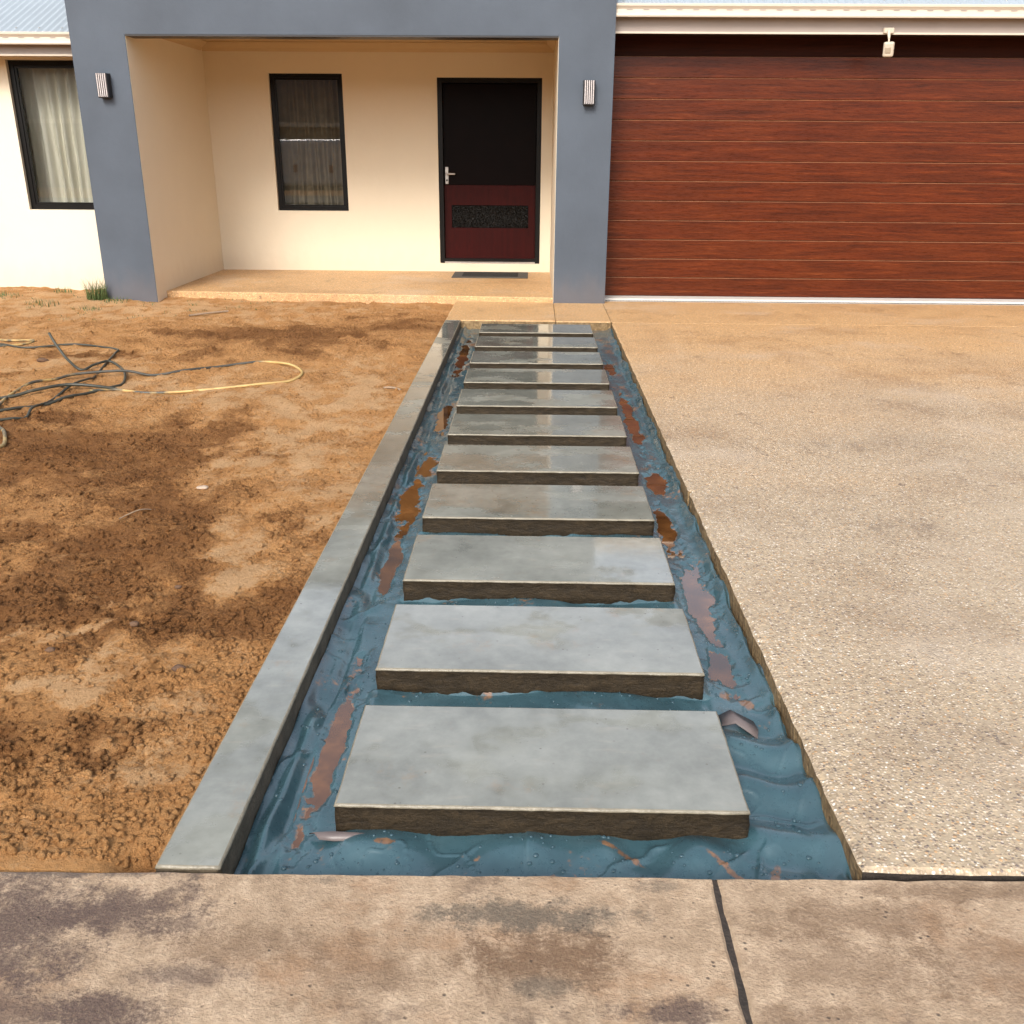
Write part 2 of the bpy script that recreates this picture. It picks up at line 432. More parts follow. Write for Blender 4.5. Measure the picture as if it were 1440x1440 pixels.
# sand yard; moist / pale come from the mesh (soil state, not light)
def soil(name, use_attr):
    m = Mat(name)
    pv = m.pos()
    n1 = m.noise(pv, 4, 7, 0.65)
    n2 = m.noise(pv, 60, 5, 0.7)
    n3 = m.noise(pv, 320, 3, 0.7)
    f = m.math('ADD', m.math('MULTIPLY', n1, 0.35), m.math('ADD', m.math('MULTIPLY', n2, 0.35), m.math('MULTIPLY', n3, 0.30)))
    c = m.ramp(f, [(0.33, (0.36, 0.160, 0.052)), (0.47, (0.60, 0.300, 0.112)), (0.57, (0.70, 0.375, 0.152)), (0.70, (0.82, 0.49, 0.23))])
    if use_attr:
        pale = m.attr('pale')
        moist = m.attr('moist')
        pc = m.ramp(f, [(0.35, (0.55, 0.310, 0.145)), (0.55, (0.74, 0.455, 0.230)), (0.7, (0.86, 0.575, 0.325))])
        pale = m.gray(m.math('ADD', pale, m.math('MULTIPLY', m.math('SUBTRACT', n2, 0.5), 2.0)), 0.15, 0.85)
        moist = m.gray(m.math('ADD', moist, m.math('MULTIPLY', m.math('SUBTRACT', n2, 0.47), 1.9)), 0.10, 0.80)
        c = m.mix(pale, c, pc)
        mc = m.ramp(f, [(0.33, (0.135, 0.054, 0.018)), (0.50, (0.29, 0.130, 0.046)), (0.68, (0.47, 0.235, 0.092))])
        c = m.mix(moist, c, mc)
    cl = m.n('ShaderNodeTexVoronoi', {'feature': 'F1'}, {'Vector': m.pos((1, 0.8, 1)), 'Scale': 42})
    cl2 = m.n('ShaderNodeTexVoronoi', {'feature': 'F1'}, {'Vector': m.pos((1, 0.85, 1)), 'Scale': 105})
    gate = m.gray(m.noise(pv, 2.7, 4, 0.6), 0.36, 0.60)
    if use_attr:
        gate = m.math('MULTIPLY', gate, m.gray(m.attr('pale'), 0.2, 0.7, 1.0, 0.12))
    cr = m.math('MULTIPLY', m.math('ADD', m.math('MULTIPLY', cl, -1.1), m.math('MULTIPLY', cl2, -0.5)), gate)
    c = m.mix(m.math('MULTIPLY', m.gray(cl2, 0.42, 0.75), m.math('MULTIPLY', gate, 0.35)), c, m.mix(1.0, c, (0.45, 0.40, 0.36), 'MULTIPLY'))  # pits between crumbs darkened: their shade is put into the colour
    h = m.math('ADD', cr, m.math('ADD', n2, m.math('MULTIPLY', n3, 0.8)))
    MT[name] = m.bsdf(Base_Color=c, Roughness=0.95, Specular_IOR_Level=0.15, Normal=m.bump(h, 1.0, 0.022))


soil('sand', True)
soil('soil_plain', False)

# blue plastic membrane, wet, with mud films
m = Mat('membrane')
pv = m.pos()
n1 = m.noise(pv, 5, 5, 0.6)
n2 = m.noise(pv, 45, 5, 0.65)
c = m.ramp(n1, [(0.3, (0.022, 0.058, 0.073)), (0.55, (0.038, 0.090, 0.109)), (0.75, (0.064, 0.124, 0.142))])
mud = m.attr('mud')
mf = m.gray(m.math('ADD', mud, m.math('MULTIPLY', m.math('SUBTRACT', n2, 0.5), 1.3)), 0.5, 0.75)
c = m.mix(m.math('MULTIPLY', mf, 0.8), c, m.ramp(n2, [(0.3, (0.11, 0.05, 0.022)), (0.7, (0.30, 0.145, 0.062))]))
dr = m.noise(pv, 170, 3)
c = m.mix(m.gray(dr, 0.62, 0.74, 0, 0.12), c, (0.16, 0.21, 0.23))
MT['membrane'] = m.bsdf(Base_Color=c, Roughness=m.gray(n2, 0.3, 0.7, 0.24, 0.40), Specular_IOR_Level=0.6, Coat_Weight=0.7, Coat_Roughness=0.19, Coat_IOR=1.65,
                        Normal=m.bump(m.math('ADD', m.math('MULTIPLY', n1, 2.0), m.math('MULTIPLY', n2, 0.18)), 0.14, 0.012))
simple('membrane_underside', (0.13, 0.105, 0.10), 0.4, var=0.25, vscale=20)

# muddy water
m = Mat('muddy_water')
pv = m.pos()
n1 = m.noise(pv, 7, 4)
c = m.ramp(n1, [(0.3, (0.050, 0.021, 0.008)), (0.55, (0.115, 0.047, 0.015)), (0.75, (0.24, 0.10, 0.030))])
MT['muddy_water'] = m.bsdf(Base_Color=c, Roughness=0.02, IOR=1.5, Coat_Weight=1.0, Coat_Roughness=0.01, Normal=m.bump(m.noise(pv, 5, 2), 0.03, 0.01))
m = Mat('water_drop')
MT['water_drop'] = m.bsdf(Base_Color=(0.045, 0.085, 0.105), Roughness=0.06, IOR=1.33)

# hoses
m = Mat('hose_green')
n1 = m.noise(m.pos(), 9, 4)
c = m.ramp(n1, [(0.3, (0.022, 0.023, 0.016)), (0.6, (0.055, 0.055, 0.040)), (0.8, (0.19, 0.155, 0.10))])
MT['hose_green'] = m.bsdf(Base_Color=c, Roughness=0.45)
m = Mat('hose_yellow')
x = m.n('ShaderNodeSeparateXYZ', None, {0: m.pos()}, 0)
y = m.n('ShaderNodeSeparateXYZ', None, {0: m.pos()}, 1)
n1 = m.noise(m.pos(), 9, 4)
dirt = m.math('MULTIPLY', m.gray(x, -2.05, -1.92, 1, 0), m.math('MULTIPLY', m.gray(x, -3.22, -3.10), m.gray(y, 6.2, 6.3)))
dirt = m.math('MAXIMUM', dirt, m.math('MULTIPLY', m.gray(x, -2.4, -2.2, 1, 0), m.gray(n1, 0.4, 0.6)))
c = m.mix(dirt, m.ramp(n1, [(0.3, (0.42, 0.27, 0.09)), (0.7, (0.62, 0.44, 0.18))]), m.ramp(n1, [(0.3, (0.03, 0.03, 0.024)), (0.7, (0.08, 0.075, 0.06))]))
MT['hose_yellow'] = m.bsdf(Base_Color=c, Roughness=0.5)
m = Mat('grass_blade')
oi = m.noise(m.pos(), 25, 2)
MT['grass_blade'] = m.bsdf(Base_Color=m.ramp(oi, [(0.3, (0.045, 0.075, 0.018)), (0.6, (0.10, 0.135, 0.035)), (0.8, (0.26, 0.22, 0.09))]), Roughness=0.6)

# ------------------------------------------------------------------ object helpers
WL = {}          # world location of every object built


def link(o, parent, wl):
    COL.objects.link(o)
    WL[o.name] = Vector(wl)
    if parent is not None:
        o.parent = parent
        o.location = Vector(wl) - WL[parent.name]
    else:
        o.location = wl
    return o


def tag(o, label=None, cat=None, group=None, kind=None):
    if label: o['label'] = label
    if cat: o['category'] = cat
    if group: o['group'] = group
    if kind: o['kind'] = kind
    return o


def empty(name, loc, parent=None):
    o = bpy.data.objects.new(name, None)
    o.empty_display_size = 0.2
    return link(o, parent, loc)


def mesh_obj(name, V, F, mats, parent=None, origin=None, smooth=False, fm=None, sm=None):
    V = np.asarray(V, float)
    if origin is None:
        origin = (float((V[:, 0].min() + V[:, 0].max()) / 2), float((V[:, 1].min() + V[:, 1].max()) / 2), float(V[:, 2].min()))
    me = bpy.data.meshes.new(name)
    me.from_pydata((V - np.array(origin)).tolist(), [], F if isinstance(F, list) else F.tolist())
    for mm in (mats if isinstance(mats, (list, tuple)) else [mats]):
        me.materials.append(MT[mm])
    if fm is not None:
        me.polygons.foreach_set('material_index', np.asarray(fm, np.int32))
    if sm is not None:
        me.polygons.foreach_set('use_smooth', np.asarray(sm, bool))
    elif smooth:
        me.polygons.foreach_set('use_smooth', np.ones(len(me.polygons), bool))
    me.update()
    o = bpy.data.objects.new(name, me)
    return link(o, parent, origin)


class MB:
    def __init__(self):
        self.V = []; self.F = []

    def add(self, V, F):
        b = len(self.V)
        self.V += [tuple(v) for v in V]
        self.F += [[i + b for i in f] for f in F]

    def box(self, x0, x1, y0, y1, z0, z1, bev=0.0, seg=1):
        bm = bmesh.new()
        bmesh.ops.create_cube(bm, size=1)
        for v in bm.verts:
            v.co = Vector(((x0 + x1) / 2 + v.co.x * (x1 - x0), (y0 + y1) / 2 + v.co.y * (y1 - y0), (z0 + z1) / 2 + v.co.z * (z1 - z0)))
        if bev:
            bmesh.ops.bevel(bm, geom=list(bm.edges), offset=bev, segments=seg, affect='EDGES', profile=0.5)
        bm.verts.index_update()
        self.add([v.co[:] for v in bm.verts], [[v.index for v in f.verts] for f in bm.faces])
        bm.free()
        return self

    def prism_x(self, prof, x0, x1):
        """profile [(y, z)...] counter-clockwise seen from +x, extruded along x"""
        n = len(prof)
        V = [(x0, y, z) for y, z in prof] + [(x1, y, z) for y, z in prof]
        F = [list(range(n))[::-1], [n + i for i in range(n)]] + [[i, (i + 1) % n, n + (i + 1) % n, n + i] for i in range(n)]
        self.add(V, F)
        return self

    def cyl(self, p0, p1, r, n=14, r1=None):
        p0 = Vector(p0); p1 = Vector(p1); d = (p1 - p0).normalized()
        q = d.to_track_quat('Z', 'Y')
        r1 = r if r1 is None else r1
        V = [p0 + q @ Vector((r * math.cos(a), r * math.sin(a), 0)) for a in [2 * math.pi * i / n for i in range(n)]]
        V += [p1 + q @ Vector((r1 * math.cos(a), r1 * math.sin(a), 0)) for a in [2 * math.pi * i / n for i in range(n)]]
        F = [list(range(n))[::-1], [n + i for i in range(n)]] + [[i, (i + 1) % n, n + (i + 1) % n, n + i] for i in range(n)]
        self.add([v[:] for v in V], F)
        return self

    def build(self, name, mats, parent=None, origin=None, smooth=False):
        return mesh_obj(name, self.V, self.F, mats, parent, origin, smooth)


def frame(name, x0, x1, z0, z1, y0, y1, w, mat, parent):
    """a four-sided frame with mitred corners, facing -y"""
    o_ = [(x0, z0), (x1, z0), (x1, z1), (x0, z1)]
    i_ = [(x0 + w, z0 + w), (x1 - w, z0 + w), (x1 - w, z1 - w), (x0 + w, z1 - w)]
    V = [(x, y0, z) for x, z in o_] + [(x, y0, z) for x, z in i_] + [(x, y1, z) for x, z in o_] + [(x, y1, z) for x, z in i_]
    F = []
    for k in range(4):
        j = (k + 1) % 4
        F += [[k, j, 4 + j, 4 + k], [8 + j, 8 + k, 12 + k, 12 + j], [j, k, 8 + k, 8 + j], [4 + k, 4 + j, 12 + j, 12 + k]]
    return mesh_obj(name, V, F, mat, parent)


def wall_holes(name, x0, x1, z0, z1, y0, y1, holes, mat, parent):
    """wall between y0 (front) and y1 with rectangular openings; one closed skin"""
    xs = sorted({x0, x1, *[h[0] for h in holes], *[h[1] for h in holes]})
    zs = sorted({z0, z1, *[h[2] for h in holes], *[h[3] for h in holes]})
    nx, nz = len(xs), len(zs)
    def solid(i, k):
        if i < 0 or k < 0 or i >= nx - 1 or k >= nz - 1: return False
        cx, cz = (xs[i] + xs[i + 1]) / 2, (zs[k] + zs[k + 1]) / 2
        return not any(h[0] < cx < h[1] and h[2] < cz < h[3] for h in holes)
    V = [(x, y0, z) for z in zs for x in xs] + [(x, y1, z) for z in zs for x in xs]
    B = nx * nz
    idx = lambda i, k: k * nx + i
    F = []
    for i in range(nx - 1):
        for k in range(nz - 1):
            if not solid(i, k): continue
            a, b, c, d = idx(i, k), idx(i + 1, k), idx(i + 1, k + 1), idx(i, k + 1)
            F += [[a, b, c, d], [B + d, B + c, B + b, B + a]]
            if not solid(i, k - 1): F.append([b, a, B + a, B + b])
            if not solid(i, k + 1): F.append([d, c, B + c, B + d])
            if not solid(i - 1, k): F.append([a, d, B + d, B + a])
            if not solid(i + 1, k): F.append([c, b, B + b, B + c])
    used = sorted({i for f in F for i in f})
    mp = {o: n for n, o in enumerate(used)}
    return mesh_obj(name, [V[i] for i in used], [[mp[i] for i in f] for f in F], mat, parent)


def grid_faces(nx, ny):
    i = np.arange(nx - 1)[None, :] + nx * np.arange(ny - 1)[:, None]
    i = i.ravel()
    return np.stack([i, i + 1, i + nx + 1, i + nx], 1)


def grid_obj(name, X, Y, Z, mat, parent=None, attrs=None, origin=None):
    """height field as one mesh; fast path"""
    ny, nx = X.shape
    V = np.stack([X.ravel(), Y.ravel(), Z.ravel()], 1)
    if origin is None:
        origin = np.array([(V[:, 0].min() + V[:, 0].max()) / 2, (V[:, 1].min() + V[:, 1].max()) / 2, 0.0])
    V = V - origin
    F = grid_faces(nx, ny)
    me = bpy.data.meshes.new(name)
    me.vertices.add(len(V)); me.vertices.foreach_set('co', V.astype(np.float32).ravel())
    me.loops.add(F.size); me.loops.foreach_set('vertex_index', F.astype(np.int32).ravel())
    me.polygons.add(len(F)); me.polygons.foreach_set('loop_start', np.arange(0, F.size, 4, dtype=np.int32))
    me.update(calc_edges=True); me.validate()
    me.polygons.foreach_set('use_smooth', np.ones(len(F), bool))
    me.materials.append(MT[mat])
    for k, v in (attrs or {}).items():
        a = me.attributes.new(k, 'FLOAT', 'POINT')
        a.data.foreach_set('value', v.astype(np.float32).ravel())
    o = bpy.data.objects.new(name, me)
    return link(o, parent, tuple(float(t) for t in origin))


def tube_pts(P, sub=6):
    P = [Vector(p) for p in P]
    out = []
    for i in range(len(P) - 1):
        a = P[max(i - 1, 0)]; b = P[i]; c = P[i + 1]; d = P[min(i + 2, len(P) - 1)]
        for k in range(sub):
            t = k / sub
            out.append(0.5 * ((2 * b) + (c - a) * t + (2 * a - 5 * b + 4 * c - d) * t * t + (3 * b - a - 3 * c + d) * t ** 3))
    out.append(P[-1])
    return out


def tube(name, P, r, mat, parent=None, n=8, sub=6):
    P = tube_pts(P, sub)
    V = []; F = []
    for i, p in enumerate(P):
        t = (P[min(i + 1, len(P) - 1)] - P[max(i - 1, 0)]).normalized()
        s = t.cross(Vector((0, 0, 1)))
        if s.length < 1e-4: s = Vector((1, 0, 0))
        s.normalize(); u = s.cross(t)
        for k in range(n):
            a = 2 * math.pi * k / n
            V.append((p + s * (r * math.cos(a)) + u * (r * math.sin(a)))[:])
    for i in range(len(P) - 1):
        for k in range(n):
            F.append([i * n + k, i * n + (k + 1) % n, (i + 1) * n + (k + 1) % n, (i + 1) * n + k])
    F.append(list(range(n))); F.append([(len(P) - 1) * n + k for k in range(n)][::-1])
    return mesh_obj(name, V, F, mat, parent, smooth=True)


# ------------------------------------------------------------------ layout constants
KL, KR = -0.802, -0.658            # concrete edging
DX = 0.733                         # edge of the driveway
SL, SR = -0.4554, 0.5318           # slabs
SY0, SLEN, SPITCH, NSLAB = 1.8477, 0.4389, 0.635, 11
YF, YB = 9.932, 12.20              # portico front, porch back wall
X1, X2, X3, X4 = -4.430, -3.901, 0.220, 0.7485
YG = 10.45                         # garage door plane
YLW = 10.60                        # left wall plane
def foot_y(x): return 1.6275 + 0.0145 * x      # house-side edge of the footpath
APY = 8.82                         # street-side edge of the apron in front of the porch

# ------------------------------------------------------------------ setting: ground, road, footpath
gx0, gx1, gy0, gy1 = -9.0, 7.6, -0.55, 24.0
S = 600.0
V = [(-S, -S, -.035), (S, -S, -.035), (S, S, -.035), (-S, S, -.035), (gx0, gy0, -.035), (gx1, gy0, -.035), (gx1, gy1, -.035), (gx0, gy1, -.035)]
tag(mesh_obj('ground', V, [[0, 1, 5, 4], [1, 2, 6, 5], [2, 3, 7, 6], [3, 0, 4, 7]], 'soil_plain', origin=(0, 0, -.035)), kind='structure')
tag(MB().box(-60, 60, -11.0, -4.2, -0.14, -0.028).build('road', 'asphalt'), kind='structure')

fp = tag(empty('footpath', (0, 0.5, -0.12)), kind='structure')
def path_panel(xa, xb):
    """slab with worn arrises: front edge towards the house, joints at both ends"""
    b = 0.007; ya = -0.5
    n = 60; mN = 90
    P = []
    for x in np.linspace(xa, xb, n):
        P.append((x, foot_y(x) + 0.003 * float(fbm(x * 18, 3.3, 5, 5, 0.65)), 0, -1))
    ye = P[-1][1]
    for y in np.linspace(ye, ya, mN)[1:]:
        P.append((xb + 0.0022 * float(fbm(y * 16, xb, 5, 8, 0.7)), y, -1, 0))
    for y in np.linspace(ya, P[0][1], mN)[:-1]:
        P.append((xa + 0.0022 * float(fbm(y * 16, xa + 3, 5, 9, 0.7)), y, 1, 0))
    k = len(P)
    V = [(x + b * nx_, y + b * ny_, 0.0) for x, y, nx_, ny_ in P] + [(x, y, -b * 0.8) for x, y, _, _ in P] + [(x, y, -0.12) for x, y, _, _ in P]
    F = [list(range(k))[::-1]]
    for j in range(2):
        for i in range(k):
            F.append([j * k + i, j * k + (i + 1) % k, (j + 1) * k + (i + 1) % k, (j + 1) * k + i])
    return mesh_obj('concrete_panel', V, F, 'old_concrete', fp)
JX = [-5.6, -2.6, 0.4065, 3.4, 6.4]
ed = [gx0] + JX + [gx1]
for a, b in zip(ed[:-1], ed[1:]):
    path_panel(a + 0.0055, b - 0.0055)
for jx in JX:
    MB().box(jx - 0.009, jx + 0.009, -0.5, foot_y(jx) - 0.004, -0.1, -0.005).build('joint_strip', 'joint_filler', fp)
MB().box(DX + 0.004, gx1, foot_y(2) - 0.02, 1.70, -0.14, -0.045).build('joint_strip', 'joint_filler', fp)

# ------------------------------------------------------------------ setting: driveway of exposed aggregate
dw = tag(empty('driveway', (3.5, 5, -0.15)), kind='structure')
def agg_panel(name, x0, x1, y0, y1, edges, jit=0.004, notch=None):
    """panel whose named edges ('L','F') are broken, with arris and ochre face"""
    ny = max(8, int((y1 - y0) / 0.02)); nx = max(8, int((x1 - x0) / 0.02))
    ny = min(ny, 380); nx = min(nx, 120)
    ys = np.linspace(y0, y1, ny); xs = np.linspace(x0, x1, nx)
    b = 0.012 if edges else 0.003
    V = []; F = []; fm = []
    def edge_strip(pts_out, pts_in):
        n = len(pts_out); s = len(V)
        face = 1 if pts_in is inL else 2
        for (a, i_) in zip(pts_out, pts_in):
            V.extend([(i_[0], i_[1], 0.0), (a[0], a[1], -b * 0.75), (a[0] + a[2], a[1] + a[3], -0.14)])
        for k in range(n - 1):
            F.append([s + 3 * k, s + 3 * k + 1, s + 3 * k + 4, s + 3 * k + 3]); fm.append(0)
            F.append([s + 3 * k + 1, s + 3 * k + 2, s + 3 * k + 5, s + 3 * k + 4]); fm.append(face)
        return s
    jl = jit * fbm(ys * 9, ys * 0 + 1.7, 5, 21, 0.65) if 'L' in edges else ys * 0
    jf = jit * fbm(xs * 9, xs * 0 + 4.1, 5, 31, 0.65) if 'F' in edges else xs * 0
    if notch:
        jl = jl + 0.02 * np.exp(-((ys - notch) / 0.010) ** 2)
    bl = b + (0.008 if edges else 0) * np.abs(fbm(ys * 14, ys * 0 + 8, 4, 3))
    inL = [(x0 + b_ + j, y) for j, y, b_ in zip(jl, ys, bl)]
    outL = [(x0 + j, y, 0.006, 0) for j, y in zip(jl, ys)]
    inF = [(x, y0 + b + j) for j, x in zip(jf, xs)]
    outF = [(x, y0 + j, 0, 0.006) for j, x in zip(jf, xs)]
    inL[0] = (x0 + b, y0 + b); inF[0] = inL[0]; outL[0] = (x0 + 0.003, y0 + 0.003, 0.006, 0.006); outF[0] = outL[0]
    sL = edge_strip(outL, inL)
    sF = edge_strip(outF[::-1], inF[::-1])
    # top as one sheet joined to the inner rim
    rim = [sF + 3 * k for k in range(nx)] + [sL + 3 * k for k in range(1, ny)]
    V.append((x1, y1, 0)); F.append(rim + [len(V) - 1]); fm.append(0)
    o = mesh_obj(name, V, F, ['aggregate', 'aggregate_edge', 'joint_filler' if y0 < 2 else 'aggregate_edge'], dw, fm=fm)
    bm = bmesh.new(); bm.from_mesh(o.data)
    bmesh.ops.recalc_face_normals(bm, faces=list(bm.faces))
    if sum(f.normal.z * f.calc_area() for f in bm.faces) < 0:
        bmesh.ops.reverse_faces(bm, faces=list(bm.faces))
    bm.to_mesh(o.data); bm.free()
    return o
agg_panel('concrete_panel', DX, gx1, 1.664, 8.745, 'LF', 0.0032, notch=4.132)
agg_panel('concrete_panel', DX, gx1, 8.751, 10.085, '')
agg_panel('concrete_panel', -0.800, 0.2165, APY, 10.00, 'LF', 0.003)
agg_panel('concrete_panel', 0.2215, DX - 0.005, APY - 0.02, 9.95, 'F', 0.003)
MB().box(-0.79, gx1, 8.85, 10.3, -0.2, -0.02).build('sub_base', 'joint_filler', dw)
MB().box(DX + 0.03, gx1, 8.70, 8.80, -0.2, -0.03).build('sub_base', 'joint_filler', dw)

# porch floor slab
b = MB()
pf = [(X2 + 0.004, 10.20), (X3 - 0.004, 9.965), (X3 - 0.004, YB + 0.02), (X2 + 0.004, YB + 0.02)]
V = [(x, y, -0.16) for x, y in pf] + [(x, y, 0.04) for x, y in pf] + [(x, y + (0.01 if i < 2 else 0), 0.05) for i, (x, y) in enumerate(pf)]
F = [[3, 2, 1, 0]] + [[i, (i + 1) % 4, 4 + (i + 1) % 4, 4 + i] for i in range(4)] + [[4 + i, 4 + (i + 1) % 4, 8 + (i + 1) % 4, 8 + i] for i in range(4)] + [[8, 9, 10, 11]]
tag(mesh_obj('porch_floor', V, F, 'aggregate'), kind='structure')

# ------------------------------------------------------------------ sand yard
ys = [1.55]
while ys[-1] < 10.9: ys.append(ys[-1] + 0.0036 * ys[-1])
xs = [-0.8035]
while xs[-1] > gx0 - 0.3: xs.append(xs[-1] - (0.0065 + 0.0045 * (-0.8 - xs[-1])))
xs = np.array(xs)[::-1]; ys = np.array(ys)
X, Y = np.meshgrid(xs, ys)


def sand_fields(X, Y):
    wx = X + 0.25 * fbm(X * 1.1, Y * 1.1, 3, 41); wy = Y + 0.35 * fbm(X * 1.1, Y * 0.9, 3, 47)
    moist = np.zeros_like(X)
    for cx, cy, rx, ry, a, s in [(-2.35, 4.75, 0.75, 0.45, 0, 1.0), (-1.85, 4.35, 0.30, 0.55, 0.2, .9), (-1.5, 3.55, 0.32, 0.6, 0.2, .95), (-1.65, 2.9, 0.5, 0.35, 0, .8),
                                 (-1.30, 2.65, 0.35, 0.28, 0.5, .7), (-1.0, 2.75, 0.25, 0.25, 0, .55), (-2.2, 7.9, 0.9, 0.55, -0.1, .95), (-1.2, 8.5, 0.5, 0.6, 0, .75), (-3.3, 7.0, 0.5, 0.22, 0, .75),
                                 (-2.6, 3.9, 0.6, 0.6, 0, .6), (-1.35, 2.05, 0.25, 0.16, 0, .5), (-0.87, 1.68, 0.07, 0.06, 0, .9), (-0.9, 3.2, 0.12, 0.5, 0, .4), (-2.9, 5.2, 0.5, 0.4, 0, .6), (-1.9, 7.3, .35, .16, .3, .7)]:
        moist = np.maximum(moist, s * blob(wx, wy, cx, cy, rx, ry, a))
    patch = fbm(X * 2.6, Y * 2.2, 4, 61)
    moist = np.clip(moist + 0.30 * fbm(X * 5, Y * 4, 4, 63) * (0.3 + moist) + 0.35 * sstep(0.25, 0.6, patch), 0, 1)
    pale = np.zeros_like(X)
    for cx, cy, rx, ry, a, s in [(-1.12, 3.42, 0.16, 0.30, 0.2, 1.0), (-1.35, 4.9, 0.45, 0.9, 0, .8), (-1.33, 2.38, 0.16, 0.07, 0, .9), (-1.5, 2.38, 0.08, 0.05, 0, .8), (-1.24, 2.33, 0.09, 0.07, 0, .9), (-1.5, 2.62, 0.12, 0.06, 0.2, .9),
                                 (-1.72, 2.75, 0.12, 0.08, 0, .8), (-1.42, 2.85, 0.10, 0.05, 0, .8), (-2.0, 6.1, 0.9, 0.5, 0, .75), (-3.4, 6.9, 0.8, 0.5, 0, .6), (-1.6, 3.25, 0.10, 0.08, 0, .7),
                                 (-4.5, 9.6, 3.0, 1.1, 0, .9), (-2.4, 9.5, 1.5, .4, 0, .6), (-1.05, 2.15, 0.10, 0.22, -0.3, .5), (-6, 8, 2, 2, 0, .7), (-1.15, 5.9, .45, 1.5, 0, .8), (-0.95, 4.2, .16, .8, 0, .7), (-1.7, 5.6, .6, .5, 0, .6), (-2.4, 6.3, .8, .3, 0, .6)]:
        pale = np.maximum(pale, s * blob(wx, wy, cx, cy, rx, ry, a))
    pale = np.clip(0.85 * pale + 0.6 * fbm(X * 5, Y * 4.3, 6, 71, 0.62) * (0.5 + pale) - 0.3 * moist, 0, 1)
    moist = np.clip(moist - 0.8 * pale, 0, 1)
    return moist, pale


def sand_height(X, Y, moist, pale):
    d = -0.8 - X                                     # metres from the edging
    z = -0.012 + 0.030 * fbm(X * 0.8, Y * 0.7, 3, 81) + 0.010 * fbm(X * 3.3, Y * 3.0, 4, 83)
    crumb = np.clip(1.0 - 0.85 * pale, 0.12, 1) * (0.55 + 0.45 * sstep(-0.3, 0.4, fbm(X * 3.1, Y * 2.7, 3, 85)))
    fine = np.maximum(0.35, np.minimum(1.0, 3.0 / Y)) * 0 + 1.0
    z = z + crumb * fine * 1.05 * (0.0130 * fbm(X * 13, Y * 11, 6, 87, 0.72) + 0.0065 * np.abs(fbm(X * 27, Y * 23, 4, 91, 0.7)) + 0.013 * np.maximum(0, fbm(X * 7.5, Y * 11, 4, 93, 0.7) - 0.15))
    z = z + 0.010 * np.maximum(0, fbm(X * 9, Y * 8, 3, 95) - 0.25) * (0.4 + moist) * 2
    # raked drag marks and flattened trowel patches
    z = z - 0.006 * sstep(0.75, 0.98, np.sin((Y * 3.0 + X * 1.2 + 0.35 * fbm(X * 2, Y, 2, 97)) * 5.2)) * sstep(-0.1, 0.3, fbm(X * 1.3, Y * 1.3, 2, 99))
    # a straight scored line towards the street corner
    z = z - 0.010 * np.exp(-((X + 0.99 + 0.42 * (Y - 2.05)) / 0.006) ** 2) * sstep(1.75, 1.85, Y) * (1 - sstep(2.25, 2.4, Y))
    # keep below the edging and meet footpath / walls
    z = np.where(d < 0.25, z * sstep(-0.12, 0.25, d) - 0.016 * (1 - sstep(0, 0.25, d)), z)
    ef = Y - foot_y(X)
    z = np.where(ef < 0.25, np.minimum(z, 0.010) * sstep(-0.05, 0.25, ef) - 0.004 * (1 - sstep(0.0, 0.25, ef)), z)
    z = z - 0.045 * blob(X, Y, -0.85, 1.665, 0.05, 0.05)
    z = z + 0.035 * sstep(9.0, 10.4, Y) * sstep(-3.7, -4.6, X) * 1.0
    z = z - 0.02 * sstep(9.2, 9.9, Y) * sstep(-4.2, -3.6, X)
    return z


MO, PA = sand_fields(X, Y)
Z = sand_height(X, Y, MO, PA)
Z = np.where(Y < foot_y(X) + 0.002, -0.06, Z)
tag(grid_obj('sand_yard', X, Y, Z, 'sand', None, {'moist': MO, 'pale': PA}), kind='structure')


def sand_z(x, y):
    x = np.array([[x]]); y = np.array([[y]])
    mo, pa = sand_fields(x, y)
    return float(sand_height(x, y, mo, pa)[0, 0])


# loose crumbs of soil, too many to count
ico = [(0, 0, 1), (0.894, 0, 0.447), (0.276, 0.851, 0.447), (-0.724, 0.526, 0.447), (-0.724, -0.526, 0.447), (0.276, -0.851, 0.447),
       (0.724, 0.526, -0.447), (-0.276, 0.851, -0.447), (-0.894, 0, -0.447), (-0.276, -0.851, -0.447), (0.724, -0.526, -0.447), (0, 0, -1)]
icof = [(0, 1, 2), (0, 2, 3), (0, 3, 4), (0, 4, 5), (0, 5, 1), (1, 6, 2), (2, 7, 3), (3, 8, 4), (4, 9, 5), (5, 10, 1), (6, 7, 2), (7, 8, 3), (8, 9, 4), (9, 10, 5), (10, 6, 1),
        (11, 7, 6), (11, 8, 7), (11, 9, 8), (11, 10, 9), (11, 6, 10)]
ICO = np.array(ico); ICOF = np.array(icof)


